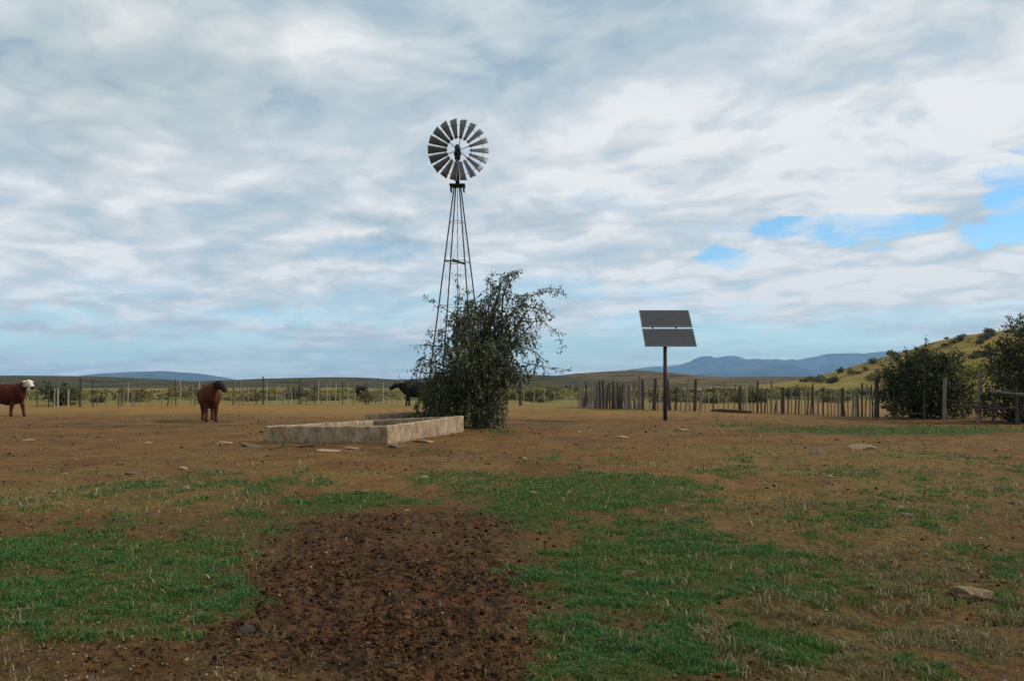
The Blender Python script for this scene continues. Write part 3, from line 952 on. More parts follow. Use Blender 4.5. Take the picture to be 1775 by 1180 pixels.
leafy('small_tree', 'tallest dark tree at the right edge, behind the pole rails', 'tree',
      [(1738, 612, 20), (1760, 600, 26), (1785, 595, 34), (1748, 640, 26), (1780, 640, 40), (1735, 665, 22), (1765, 680, 38), (1800, 680, 46), (1725, 695, 22), (1750, 712, 26), (1785, 716, 36), (1762, 570, 14), (1785, 562, 20), (1715, 615, 13), (1722, 640, 14), (1705, 690, 12), (1712, 710, 14), (1820, 620, 50), (1760, 640, 30), (1835, 700, 40)],
      29.0, 0.8, M['bush_leaf'], rng, 38, 0.35, (0.15, 0.45), (0.10, 0.055), tips=[[(1760, 580), (1752, 562), (1746, 550)], [(1770, 570), (1768, 556), (1772, 548)], [(1730, 610), (1712, 600)], [(1755, 575), (1740, 566)]])
leafy('shrub', 'dark round shrub beyond the wire fence, right of the white faced cow', 'shrub', [(104, 690, 13), (110, 680, 14), (98, 682, 12), (116, 692, 13), (108, 696, 12), (90, 688, 10), (128, 688, 10), (82, 680, 10), (76, 672, 9)], 47, 0.6, M['bush_leaf'], rng, 22, 0.05, leaf=(0.13, 0.08))

# ------------------------------------------------------------------ scrub beyond the fences: three prototypes, copied
rng = np.random.default_rng(21)


def scrub_proto(mat, seed, leafw):
    r = np.random.default_rng(seed)
    cl = []
    for k in range(9):
        a = r.uniform(0, 6.28)
        q = r.uniform(0.1, 0.75)
        cl.append((q * math.cos(a), q * math.sin(a), r.uniform(0.25, 0.8) * (1.1 - 0.5 * q), 0.34, 0.34, 0.28))
    a, f_ = clump_leaves(cl, r, 17, 0.05, (0.12, 0.4), leafw)
    me = np_mesh('scrub_bush', a, f_)
    me.materials.append(mat)
    return me


protos = [scrub_proto(M['scrub_leaf'], 1, (0.17, 0.10)), scrub_proto(M['scrub_dark'], 2, (0.17, 0.11)), scrub_proto(M['scrub_yellow'], 3, (0.17, 0.10)), scrub_proto(M['scrub_leaf'], 4, (0.17, 0.11))]
KIND = {0: 'olive green scrub bush on the plain beyond the fences', 1: 'dark green scrub bush on the plain beyond the fences', 2: 'yellow green scrub bush on the plain beyond the fences', 3: 'olive green scrub bush on the plain beyond the fences'}


def scrub(x, y, z, s_, k, label, group, rz, tall=1.0):
    o = bpy.data.objects.new('scrub_bush', protos[k])
    COL.objects.link(o)
    o.location = (x, y, z)
    o.rotation_euler = (0, 0, rz)
    o.scale = (s_ * rng.uniform(1.1, 1.9), s_ * rng.uniform(1.1, 1.9), s_ * tall * rng.uniform(0.8, 1.15))
    tag(o, label, 'bush', group)


for i in range(170):
    d = 52 + 58 * rng.random() ** 1.3
    px = rng.uniform(70, 690) if rng.random() < 0.40 else rng.uniform(880, 1540)
    k = int(rng.choice([0, 1, 2, 3], p=[0.42, 0.22, 0.16, 0.20]))
    if px < 700 and k == 1 and rng.random() < .4:
        k = 0
    x = (px - CX) / F * d
    scrub(x, d, float(drop(d)) - 0.08, (0.42 + 0.34 * rng.random()) * (0.85 + d / 300), k, KIND[k], KIND[k].replace('scrub bush', 'scrub bushes'), rng.uniform(0, 6.28))
# bushes on the hillside
hcnt = 0
while hcnt < 85:
    i, j = int(rng.integers(4, 46)), int(rng.integers(8, 120))
    x, y, z = HX[i, j], HYY[i, j], HZ[i, j]
    if z < 0.9 - 0.0058 * (y - 55) or CX + F * x / y > 1830 or y > 262:
        continue
    k = int(rng.choice([0, 1], p=[0.35, 0.65]))
    lab = ('dark green' if k else 'olive green') + ' bush dotted on the dry hillside at right'
    scrub(x, y, z - 0.1, rng.uniform(0.5, 1.35), k, lab, ('dark green' if k else 'olive green') + ' bushes dotted over the hillside', rng.uniform(0, 6.28), 1.5)
    hcnt += 1

# far low scrub that reads as one mass
rng = np.random.default_rng(33)
n = 2600
d = 60 + 52 * rng.random(n) ** 1.2
px = rng.uniform(-60, 1850, n)
X_, Y_ = (px - CX) / F * d, d
P, Dv, L_ = [], [], []
cnt = 14
sz = rng.uniform(0.4, 1.0, n) * (0.7 + d / 420)
base_ = np.repeat(np.stack([X_, Y_, drop(Y_)], 1), cnt, 0)
szr = np.repeat(sz, cnt)
o_ = rng.normal(size=(n * cnt, 3)) * np.stack([szr * 0.9, szr * 0.7, szr * 0.10], 1)
o_[:, 2] = np.abs(o_[:, 2])
dv = rng.normal(size=(n * cnt, 3)) + np.array([0, 0, 0.5])
a, f_ = leaf_quads(base_ + o_, dv, szr * 0.36, szr * 0.26, rng)
so_ = link_mesh('scrub', np_mesh('scrub', a, f_), M['scrub_leaf'])
tag(so_, 'low olive scrub covering the plain beyond the fences', kind='stuff')

# ------------------------------------------------------------------ fences
rng = np.random.default_rng(44)


def post_mesh(hh, r, lean, rng):
    pm = MB()
    pts, rr = [], []
    for k in range(5):
        s1 = k / 4
        pts.append((lean * s1 + rng.normal() * 0.006, rng.normal() * 0.006, -0.1 + (hh + 0.1) * s1))
        rr.append(r * (1.06 - 0.16 * s1) * rng.uniform(0.93, 1.07))
    pm.tube(pts, rr, 7)
    return pm


def fence(name, label, posts, line_d, wires, cat='fence'):
    """posts: (column, top row, radius m, tint, lean m); line_d(column) gives the depth of the fence line"""
    root = empty(name, (0, 0, 0))
    tag(root, label, cat)
    tops = []
    for (px, top, r, tint, lean) in posts:
        d = line_d(px)
        x = (px - CX) / F * d
        z = gz1(x, d)
        hh = max(0.3, H + (HY - top) / F * d - z)
        po = post_mesh(hh, r, lean, rng).build('post', M[tint], root)
        po.location = (x, d, z)
        tops.append((px, x, d, z))
    tops.sort()
    for hz_ in wires:
        wm = MB()
        pts = []
        for i, (px, x, d, z) in enumerate(tops):
            pts.append((x, d - 0.05, z + hz_))
        wm.tube(pts, 0.0035, 4, False)
        wm.build('wire', M['wire'], root)
    return root


lin = lambda x0, d0, x1, d1: (lambda px: d0 + (px - x0) / (x1 - x0) * (d1 - d0))
pL = []
for px in [4, 66, 85, 93, 100, 118, 162, 170, 185, 206, 211, 215, 222, 228, 233, 243, 255, 262, 280, 290, 296, 304, 315, 330, 338, 347, 402, 408, 413, 420, 430, 440, 446, 464, 470, 478, 483, 486, 490, 494, 499, 505, 512, 518, 524, 530, 538, 546, 551, 558, 566, 572, 580, 588, 595, 604, 612, 640, 646, 652, 658, 665, 671, 678, 690, 698]:
    pale_ = rng.random()
    pL.append((px + rng.uniform(-2, 2), rng.uniform(655, 674) if px not in (93, 170, 290) else 672, rng.uniform(0.018, 0.036), 'wood_pale' if pale_ < 0.25 else 'wood_grey' if pale_ < 0.72 else 'wood_dark', rng.normal() * 0.05))
pL += [(139, 655, 0.06, 'wood_dark', 0.02), (456, 652, 0.045, 'wood_dark', 0.0), (520, 656, 0.04, 'wood_dark', 0.02), (100.5, 674, 0.045, 'wood_pale', 0.0), (118.5, 675, 0.045, 'wood_pale', 0.0), (634, 664, 0.06, 'wood_dark', 0.0)]
fence('wire_fence', 'long wire fence of thin pale droppers behind the cows', pL, lin(0, 43.5, 700, 50), (0.35, 0.7, 1.05, 1.35))

pK = []
for px in [896, 908, 925, 944, 962, 980, 992]:
    pK.append((px, rng.uniform(664, 676), 0.022, 'wood_pale', rng.normal() * 0.03))
pK.append((902, 659, 0.085, 'wood_dark', 0.03))
for px in [1010.5, 1026, 1033, 1038.5, 1049, 1064, 1069, 1075, 1091, 1106, 1008, 1013, 1017.5, 1022, 1030, 1036, 1041, 1046, 1052, 1057, 1061, 1066, 1072, 1078, 1083, 1088, 1094, 1099, 1103]:
    q = rng.random()
    pK.append((px, rng.uniform(657, 668), rng.uniform(0.035, 0.075), 'wood_dark' if q < 0.62 else 'wood_grey', rng.normal() * 0.06))
pK += [(1004, 658, 0.05, 'wood_grey', 0), (1108, 651, 0.085, 'wood_grey', 0.02), (1114, 657, 0.085, 'wood_dark', -0.02)]
fence('pole_kraal', 'stockade of close set rough wooden poles left of the solar panel', pK, lin(900, 47, 1115, 41.0), (0.45, 0.85, 1.2))

pR = [(1133, 656, 0.10, 'wood_dark', 0.10), (1161, 657, 0.10, 'wood_dark', -0.12), (1188, 660, 0.05, 'wood_grey', 0.14), (1204, 657, 0.085, 'wood_dark', 0.06), (1283, 670, 0.085, 'wood_dark', 0.0), (1313, 660, 0.05, 'wood_dark', 0.02), (1337, 660, 0.045, 'wood_grey', 0),
      (1357, 671, 0.09, 'wood_dark', 0.0), (1400, 676, 0.035, 'wood_dark', 0.03), (1460, 672, 0.07, 'wood_dark', 0.02), (1520, 655, 0.095, 'wood_dark', 0.0), (1478, 675, 0.05, 'wood_grey', 0.03)]
for px in [1121, 1127, 1139, 1168, 1196, 1211, 1222, 1289, 1294, 1343, 1353, 1372, 1405, 1441, 1453, 1465, 1484, 1494, 1143, 1150, 1172, 1180, 1215, 1228, 1236, 1245, 1254, 1262, 1272, 1300, 1306, 1320, 1325, 1331, 1348, 1366, 1378, 1384, 1390, 1396, 1410, 1418, 1427, 1435, 1447, 1470, 1488, 1500, 1507, 1513]:
    q = rng.random()
    pR.append((px, rng.uniform(662, 684), rng.uniform(0.02, 0.042), 'wood_pale' if q < 0.15 else 'wood_grey' if q < 0.5 else 'wood_dark', rng.normal() * 0.06))
fence('post_fence', 'wire fence of uneven dark wooden posts running right from the solar panel', pR, lin(1115, 41.0, 1525, 32.8), (0.4, 0.8, 1.15))

# rail fence by the bushes at right
rf = empty('rail_fence', (0, 0, 0))
tag(rf, 'rough grey pole fence with lying rails below the dark bushes at right', 'fence')
dr = lin(1530, 32.6, 1780, 27.6)
for (px, top, r, tint, lean) in [(1549, 672, 0.04, 'wood_dark', 0.03), (1602, 672, 0.05, 'wood_dark', 0.0), (1637, 655, 0.07, 'wood_grey', 0.03), (1697, 640, 0.075, 'wood_grey', 0.05), (1722, 690, 0.05, 'wood_dark', 0.0), (1764, 672, 0.055, 'wood_dark', -0.05)]:
    d = dr(px) - 0.25
    x = (px - CX) / F * d
    po = post_mesh(max(0.4, H + (HY - top) / F * d), r, lean, rng).build('post', M[tint], rf)
    po.location = (x, d, gz1(x, d))
for (a_, b_, r) in [((1718, 679), (1800, 684), 0.05), ((1742, 676), (1790, 690), 0.04), ((1640, 694), (1722, 700), 0.035), ((1660, 704), (1730, 703), 0.04), ((1545, 714), (1600, 717), 0.035), ((1690, 712), (1765, 708), 0.045), ((1635, 652), (1655, 612), 0.035)]:
    A_, B_ = at(a_[0], a_[1], dr(a_[0]) - 0.38), at(b_[0], b_[1], dr(b_[0]) - 0.38)
    mid_ = A_.lerp(B_, 0.5) + Vector(rng.normal(size=3)) * 0.03
    MB().tube([A_, A_.lerp(B_, .25) + Vector((0, 0, .01)), mid_, B_], [r, r * .95, r * 0.9, r * 0.75], 7).build('rail', M['wood_grey' if r > 0.048 else 'wood_dark'], rf)

lg = MB()
A_ = Vector((*gxy(1232, 713), 0.06))
B_ = Vector((*gxy(1303, 716), 0.06))
lg.tube([A_, A_.lerp(B_, .3) + Vector((0, .1, .02)), A_.lerp(B_, .7) + Vector((0, -.05, 0)), B_], [0.04, 0.075, 0.07, 0.04], 9)
tag(lg.build('log', M['wood_dark'], None, True), 'dark weathered log lying on the ground below the fence, right of the solar panel', 'log')

# ------------------------------------------------------------------ water dam
zc_ = 0.42
cA, cB, cC, cD = Vector((-6.05, 19.75, 0)), Vector((-2.98, 19.35, 0)), Vector((-1.42, 23.7, 0)), Vector((-4.2, 24.1, 0))
dam = empty('water_dam', cA.lerp(cC, 0.5))
tag(dam, 'low open concrete stock dam in front of the leafy tree, its right wall sunlit', 'dam')
ctr = cA.lerp(cC, 0.5)
cor = [cA - ctr, cB - ctr, cC - ctr, cD - ctr]
TH = 0.16


def inset(c4, th):
    out = []
    for i in range(4):
        p, q, r = c4[i - 1], c4[i], c4[(i + 1) % 4]
        e1, e2 = (q - p).normalized(), (r - q).normalized()
        n1, n2 = Vector((-e1.y, e1.x, 0)), Vector((-e2.y, e2.x, 0))
        bis = (n1 + n2).normalized()
        out.append(q + bis * th / max(0.3, bis.dot(n1)))
    return out


inn = inset(cor, TH)
tops = [0.42, 0.45, 0.49, 0.35]
rngd = np.random.default_rng(3)
for i in range(4):
    j = (i + 1) % 4
    wm = MB()
    N_ = 24
    rows = []
    for k in range(N_ + 1):
        s1 = k / N_
        o0, i0 = cor[i].lerp(cor[j], s1), inn[i].lerp(inn[j], s1)
        zt = tops[i] * (1 - s1) + tops[j] * s1 + rngd.normal() * 0.006
        ends = 0.5 < k < N_ - 0.5
        jit = Vector((rngd.normal() * 0.006, rngd.normal() * 0.006, 0)) if ends else Vector((0, 0, 0))
        ch = 0.02
        ov = (o0 - i0).normalized()
        rows.append([o0 + Vector((0, 0, -0.15)), o0 + jit + Vector((0, 0, zt * .5)), o0 + jit + Vector((0, 0, zt - ch)), o0 - ov * ch + Vector((0, 0, zt)), i0 + ov * ch + Vector((0, 0, zt)), i0 + Vector((0, 0, zt - ch)), i0 + Vector((0, 0, -0.15))])
    for row in rows:
        wm.v += [tuple(p) for p in row]
    K_ = 7
    for k in range(N_):
        for q in range(K_ - 1):
            a0 = k * K_ + q
            wm.f.append((a0, a0 + K_, a0 + K_ + 1, a0 + 1))
    wm.build('wall', M['concrete'], dam)
wt = MB()
wt.add([p + Vector((0, 0, 0.26)) + ctr for p in inn], [(0, 1, 2, 3)])
tag(wt.build('water', M['water']), kind='structure')

# long low trough in the shade behind the dam
tA, tB = Vector((-4.05, 25.1, 0)), Vector((-2.35, 27.9, 0))
tr = MB()
e = (tB - tA).normalized()
nrm = Vector((-e.y, e.x, 0))
for s1, hh in ((0.0, 0.46), (0.55, 0.46)):
    a_, b_ = tA + nrm * s1, tB + nrm * s1
    tr.beam(a_ + Vector((0, 0, hh / 2 - 0.05)), b_ + Vector((0, 0, hh / 2 - 0.05)), 0.10, hh + 0.1)
for p in (tA - e * 0.052, tB + e * 0.052):
    tr.beam(p - nrm * 0.048 + Vector((0, 0, 0.18)), p + nrm * 0.598 + Vector((0, 0, 0.18)), 0.10, 0.555)
tr.beam(tA + nrm * 0.275 + Vector((0, 0, 0.1)), tB + nrm * 0.275 + Vector((0, 0, 0.1)), 0.44, 0.05)
tag(tr.build('drinking_trough', M['concrete'], None, bevel=0.012), 'narrow grey drinking trough in the shade between the dam and the leafy tree', 'trough')

# ------------------------------------------------------------------ solar panel
SPX, SPD = 1153, 30.7
sx0, sy0 = (SPX - CX) / F * SPD, SPD
sp = empty('solar_panel', (sx0, sy0, 0))
tag(sp, 'solar array of two dark tilted panels on a single steel pole', 'solar panel')
pole = MB()
pole.tube([(0, 0, -0.1), (0, 0, 3.25)], 0.075, 14)
pole.build('pole', M['rust_pole'], sp, True)
# panel plane: bottom edge at row 600, top edge farther back at row 538
yb, yt = -0.62, 0.80
zb = H + (HY - 600) / F * (sy0 + yb)
zt = H + (HY - 538) / F * (sy0 + yt)
slope = math.atan2(zt - zb, yt - yb)
LEN = math.hypot(zt - zb, yt - yb)
WID = 90 / F * (sy0 + yb)
xc = (1163 - CX) / F * (sy0 + yb) - sx0
PH = (LEN - 0.11) / 2
for k in range(2):
    pn = bpy.data.objects.new('panel', None)
    COL.objects.link(pn)
    pn.parent = sp
    s0 = k * (PH + 0.11) + PH / 2
    pn.location = (xc, yb + math.cos(slope) * s0, zb + math.sin(slope) * s0)
    pn.rotation_euler = (slope, 0, 0)
    MB().box((-WID / 2 + 0.025, -PH / 2 + 0.025, -0.012), (WID / 2 - 0.025, PH / 2 - 0.025, 0.012)).build('glass', M['solar'], pn)
    fm = MB()
    fm.box((-WID / 2, -PH / 2, -0.025), (WID / 2, -PH / 2 + 0.0248, 0.016))
    fm.box((-WID / 2, PH / 2 - 0.0248, -0.025), (WID / 2, PH / 2, 0.016))
    fm.box((-WID / 2, -PH / 2 + 0.0252, -0.025), (-WID / 2 + 0.0248, PH / 2 - 0.0252, 0.016))
    fm.box((WID / 2 - 0.0248, -PH / 2 + 0.0252, -0.025), (WID / 2, PH / 2 - 0.0252, 0.016))
    fm.build('frame', M['alu'], pn)
rk = MB()
for s1 in (-0.55, 0.35):
    a_ = Vector((xc + s1, yb + math.cos(slope) * 0.05 + math.sin(slope) * 0.055, zb + math.sin(slope) * 0.05 - math.cos(slope) * 0.055))
    b_ = Vector((xc + s1, yb + math.cos(slope) * (LEN - 0.05) + math.sin(slope) * 0.055, zb + math.sin(slope) * (LEN - 0.05) - math.cos(slope) * 0.055))
    rk.beam(a_, b_, 0.05, 0.05)
m0 = Vector((0, yb + math.cos(slope) * LEN * .5 + math.sin(slope) * 0.11, zb + math.sin(slope) * LEN * .5 - math.cos(slope) * 0.11))
rk.beam((xc - 0.62, m0.y, m0.z), (xc + 0.5, m0.y, m0.z), 0.06, 0.06)
rk.build('mounting_rail', M['dark_steel'], sp)


# ------------------------------------------------------------------ cows
def ellipsoid_tube(mb, stations, n=16):
    """stations: (centre, half height, half width) along a path lying mostly in x; elliptical rings"""
    pts = [Vector(s_[0]) for s_ in stations]
    rings = []
    for i, (c_, rh, rw) in enumerate(stations):
        t_ = (pts[min(i + 1, len(pts) - 1)] - pts[max(i - 1, 0)]).normalized()
        side = Vector((0, 0, 1)).cross(t_)
        side = side.normalized() if side.length > 1e-4 else Vector((0, 1, 0))
        up = t_.cross(side)
        rings.append([pts[i] + side * (rw * math.cos(2 * math.pi * k / n)) + up * (rh * math.sin(2 * math.pi * k / n)) for k in range(n)])
    vs = [q for r_ in rings for q in r_]
    fs = []
    for i in range(len(rings) - 1):
        for k in range(n):
            fs.append((i * n + k, i * n + (k + 1) % n, (i + 1) * n + (k + 1) % n, (i + 1) * n + k))
    fs.append(tuple(range(n - 1, -1, -1)))
    fs.append(tuple(range((len(rings) - 1) * n, len(rings) * n)))
    mb.add(vs, fs)


def make_cow(name, label, loc, heading, headyaw, head_up, coat, face, neck, belly_c, stride):
    mb = MB()
    # trunk
    ellipsoid_tube(mb, [((-1.02, 0, 1.16), .06, .06), ((-0.97, 0, 1.12), .17, .16), ((-0.85, 0, 1.09), .26, .235), ((-0.62, 0, 1.01), .36, .31), ((-0.3, 0, .945), .43, .375), ((0.0, 0, .915), .46, .41), ((0.25, 0, .925), .455, .375), ((0.48, 0, .955), .44, .31),
                        ((0.66, 0, 1.02), .36, .24), ((0.8, 0, 1.04), .27, .18), ((0.88, 0, 1.05), .14, .1)])
    # hip bones and withers
    ellipsoid_tube(mb, [((-0.80, 0, 1.27), .03, .05), ((-0.7, 0, 1.30), .07, .22), ((-0.55, 0, 1.28), .05, .12)])
    ellipsoid_tube(mb, [((0.30, 0, 1.28), .05, .06), ((0.5, 0, 1.31), .10, .10), ((0.75, 0, 1.24), .08, .08)])
    # neck and head: the poll is swung about the shoulder
    sh = Vector((0.62, 0, 1.10))
    rot = Matrix.Rotation(headyaw * 0.55, 3, 'Z')
    nk = rot @ Vector((0.52, 0, head_up))
    poll = sh + nk
    ellipsoid_tube(mb, [(sh - nk * 0.15, .27, .2), (sh + nk * .15, .24, .165), (sh + nk * .5, .185, .13), (sh + nk * .8, .155, .115), (sh + nk, .12, .10)])
    hr = Matrix.Rotation(headyaw, 3, 'Z')
    hdv = hr @ Vector((0.84, 0, -0.54)).normalized()
    hs = [(-.06, .08, .09), (0.02, .14, .125), (.12, .15, .135), (.22, .135, .115), (.34, .105, .088), (.42, .092, .092), (.48, .082, .088), (.52, .045, .055)]
    ellipsoid_tube(mb, [(poll + hdv * a_, rh, rw) for a_, rh, rw in hs])
    # dewlap
    ellipsoid_tube(mb, [(sh + nk * .75 + Vector((0, 0, -.14)), .06, .03), (sh + nk * .3 + Vector((0.02, 0, -.26)), .11, .035), (sh + Vector((0.06, 0, -.33)), .1, .05), (sh + Vector((-0.1, 0, -.42)), .06, .06)])
    # ears
    for s1 in (-1, 1):
        e0 = poll + hr @ Vector((0.0, s1 * .09, .03))
        e1 = poll + hr @ Vector((-.02, s1 * .30, -.01))
        mb.tube([e0, e0.lerp(e1, .5), e1], [(.04, .04), (.075, .028), (.025, .015)], 8)
    # legs
    for s1, ph in ((-1, stride), (1, -stride)):
        f0 = 0.50
        mb.tube([(f0 - .02, s1 * .15, 1.0), (f0 + .02, s1 * .18, .80), (f0 + ph * .3, s1 * .175, .62), (f0 + ph * .7, s1 * .165, .40), (f0 + ph * .9, s1 * .165, .22), (f0 + ph, s1 * .165, .10), (f0 + ph + .02, s1 * .165, .05), (f0 + ph + .03, s1 * .165, 0)],
                [(.10, .17), (.09, .14), .095, .078, .058, .06, .066, .072], 10)
        r0 = -.70
        mb.tube([(r0 - .02, s1 * .13, 1.12), (r0, s1 * .19, .92), (r0 + .08 - ph * .2, s1 * .19, .72), (r0 - .06 - ph * .4, s1 * .175, .56), (r0 - .15 - ph * .7, s1 * .165, .44), (r0 - .12 - ph * .8, s1 * .165, .24), (r0 - .10 - ph, s1 * .165, .10), (r0 - .08 - ph, s1 * .165, .05), (r0 - .06 - ph, s1 * .165, 0)],
                [(.12, .2), (.13, .22), (.125, .18), .10, .08, .058, .062, .066, .072], 10)
    mb.tube([(-.98, 0, 1.26), (-1.05, 0, 1.15), (-1.08, .01, .85), (-1.06, .02, .6)], [.045, .035, .026, .026], 8)
    mb.tube([(-1.06, .02, .64), (-1.06, .02, .5), (-1.05, .02, .36)], [.03, .05, .018], 8)
    tmp = bpy.data.objects.new('body', mb.mesh('body'))
    COL.objects.link(tmp)
    rm_ = tmp.modifiers.new('r', 'REMESH')
    rm_.mode = 'VOXEL'
    rm_.voxel_size = 0.017
    sm_ = tmp.modifiers.new('s', 'SMOOTH')
    sm_.factor = 0.5
    sm_.iterations = 5
    dg = bpy.context.evaluated_depsgraph_get()
    me = bpy.data.meshes.new_from_object(tmp.evaluated_get(dg))
    bpy.data.objects.remove(tmp)
    me.name = 'body'
    me.polygons.foreach_set('use_smooth', [True] * len(me.polygons))
    co = np.zeros(len(me.vertices) * 3)
    me.vertices.foreach_get('co', co)
    co = co.reshape(-1, 3)
    # coat patches
    hd_, nk_ = np.array(hdv), np.array(nk)
    ax = (co - np.array(poll)) @ hd_
    dist_h = np.linalg.norm((co - np.array(poll)) - np.clip(ax, -0.05, 0.5)[:, None] * hd_, axis=1)
    s_n = np.clip(((co - np.array(sh)) @ nk_) / (nk_ @ nk_), 0, 1)
    dist_n = np.linalg.norm(co - np.array(sh) - s_n[:, None] * nk_, axis=1)
    is_head = sstep(0.26 - dist_h, 0, 0.06) * sstep(ax, -0.09, -0.02)
    is_neck = sstep(0.40 - dist_n, 0, 0.08) * sstep(s_n, 0.05, 0.3)
    nz_ = fbm(co[:, 0] * 5 + 3, co[:, 2] * 6 + co[:, 1] * 4, 5, 0.65)
    colr = np.array(coat)[None, :] * (0.25 + 1.25 * nz_)[:, None]
    lowleg = sstep(0.55 - co[:, 2], 0, 0.3)[:, None] * 0.55
    colr = colr * (1 - lowleg) + np.array(neck)[None, :] * lowleg
    un = sstep(0.66 - co[:, 2] - np.abs(co[:, 1]) * .2, 0, 0.08) * sstep(co[:, 2], 0.5, 0.55) * (np.abs(co[:, 1]) < .28)
    colr = colr * (1 - un[:, None] * .8) + np.array(belly_c)[None, :] * un[:, None] * .8
    colr = colr * (1 - is_neck[:, None]) + np.array(neck)[None, :] * is_neck[:, None]
    colr = colr * (1 - is_head[:, None]) + np.array(face)[None, :] * is_head[:, None]
    muz = (sstep(ax, 0.42, 0.47) * is_head)[:, None]
    colr = colr * (1 - muz) + np.array((0.035, 0.024, 0.02))[None, :] * muz
    hoof = sstep(0.09 - co[:, 2], 0, 0.03)[:, None]
    colr = colr * (1 - hoof) + np.array((0.02, 0.018, 0.016))[None, :] * hoof
    ca = me.color_attributes.new('coat', 'FLOAT_COLOR', 'POINT')
    ca.data.foreach_set('color', np.concatenate([colr, np.ones((len(co), 1))], 1).astype(np.float32).ravel())
    if 'coat' not in M:
        m, t, b = new_mat('cow_coat')
        c = t.node('ShaderNodeAttribute', attribute_name='coat').outputs['Color']
        hair = t.noise(t.node('ShaderNodeMapping', {'Vector': t.node('ShaderNodeTexCoord').outputs['Object'], 'Scale': (30, 60, 60)}).outputs[0], 1.0, 4, 0.6)
        t.put(b.inputs['Base Color'], t.mix(t.smooth(hair, 0.3, 0.7), t.mix(1.0, c, (0.8, 0.8, 0.8), 'MULTIPLY'), c))
        b.inputs['Roughness'].default_value = 0.85
        b.inputs['Specular IOR Level'].default_value = 0.12
        M['coat'] = m
    root = empty(name, loc, heading)
    tag(root, label, 'cow')
    link_mesh('body', me, M['coat'], root)
    for s1 in (-1, 1):
        ey = bmesh.new()
        bmesh.ops.create_uvsphere(ey, u_segments=10, v_segments=8, radius=0.022)
        em = bpy.data.meshes.new('eye')
        ey.to_mesh(em)
        ey.free()
        eo = link_mesh('eye', em, M['dark_steel'], root)
        eo.location = poll + hdv * 0.13 + hr @ Vector((0, s1 * .116, .06))
    return root


def ground_at(px, py):
    x, y = gxy(px, py)
    return (x, y, gz1(x, y))


# the white faced cow stands side-on, looking right; its front legs are at columns 12 to 38
c1 = ground_at(26, 721)
make_cow('cow', 'red brown cow with a white face, cut by the left edge', (c1[0] - 0.33, c1[1], c1[2]), R(-12), R(-22), 0.34, (0.088, 0.019, 0.010), (0.62, 0.54, 0.44), (0.055, 0.022, 0.016), (0.06, 0.03, 0.02), -0.17)
c2 = ground_at(366, 731)
hdg = R(-64)
make_cow('cow', 'brown cow with a dark head, walking towards the viewer left of the dam', (c2[0] - 0.5 * math.cos(hdg), c2[1] - 0.5 * math.sin(hdg), c2[2]), hdg, R(34), 0.30, (0.095, 0.028, 0.010), (0.020, 0.016, 0.013), (0.09, 0.030, 0.013), (0.06, 0.035, 0.025), 0.05)

c3 = ground_at(722, 703)
make_cow('cow', 'black cow standing side-on behind the left skirt of the leafy tree', c3, R(176), R(10), 0.10, (0.016, 0.014, 0.014), (0.014, 0.012, 0.012), (0.014, 0.012, 0.012), (0.012, 0.011, 0.010), 0.12)
c4 = ground_at(625, 693)
calf = make_cow('calf', 'small black calf at the wire fence, between the walking cow and the leafy tree', c4, R(120), R(-30), 0.18, (0.018, 0.015, 0.016), (0.014, 0.012, 0.013), (0.014, 0.012, 0.013), (0.012, 0.011, 0.010), 0.06)
calf.scale = (0.76, 0.76, 0.76)
calf['category'] = 'calf'

# ------------------------------------------------------------------ stones lying about
rng = np.random.default_rng(77)


def stone_mesh(rng, flat=0.45, sub=4):
    bm = bmesh.new()
    bmesh.ops.create_icosphere(bm, subdivisions=sub, radius=1.0)
    planes = [(Vector(rng.normal(size=3)).normalized(), rng.uniform(0.5, 0.85)) for _ in range(9)]
    for v_ in bm.verts:
        p = v_.co.copy()
        for n_, d_ in planes:
            e_ = p.dot(n_) - d_
            if e_ > 0:
                p -= n_ * e_ * 0.9
        p *= 1 + rng.normal() * 0.012
        p.z *= flat
        v_.co = p
    me = bpy.data.meshes.new('stone')
    bm.to_mesh(me)
    bm.free()
    return me


def stone(px, py, wpx, hpx, label, mat='stone', group=None, name='stone', rz=None):
    x, y = gxy(px, py)
    k = y / F
    o = link_mesh(name, stone_mesh(rng, 1.0), M[mat])
    sx_ = max(0.015, wpx * k / 2 * 0.95)
    o.scale = (sx_, sx_ * rng.uniform(0.55, 0.8), max(0.012, hpx * k * 0.6))
    o.location = (x, y, gz1(x, y) + o.scale[2] * 0.12)
    o.rotation_euler = (rng.normal() * .1, rng.normal() * .1, rng.normal() * 0.25 if rz is None else rz)
    tag(o, label, 'stone', group)
    return o


stone(1181, 747, 36, 9, 'flat pale stone just right of the foot of the solar panel pole', rz=0.0)
stone(1490, 776, 58, 12, 'wide pale flat stone on the right, beyond the grass')
stone(1538, 764, 12, 7, 'small pale stone behind the wide flat stone on the right')
rk_ = stone(1688, 1038, 112, 24, 'large flat tan rock in the right foreground', 'tan_rock', name='rock')
for v_ in rk_.data.vertices:
    q = v_.co
    e_ = float(fbm(np.array([q.x * 2.2 + 5]), np.array([q.y * 2.2 + q.z]), 4, 0.6)[0]) - 0.5
    v_.co = (q.x * (1 + e_ * 0.9), q.y * (1 + e_ * 0.7), min(q.z, 0.55 + e_ * 0.8) + e_ * 0.5)
stone(1090, 996, 34, 13, 'orange brown stone in the green grass of the foreground', 'stone_dark')
stone(1417, 785, 44, 10, 'grey brown stone left of the wide flat stone', 'stone_dark')
stone(735, 829, 17, 8, 'pale stone on the grass in front of the dam')
stone(676, 828, 9, 6, 'small pale stone left of the one in front of the dam')
stone(706, 884, 14, 5, 'pale stone at the top edge of the dark churned soil')
stone(131, 799, 13, 6, 'small whitish stone in the brown soil at left, below the cows')
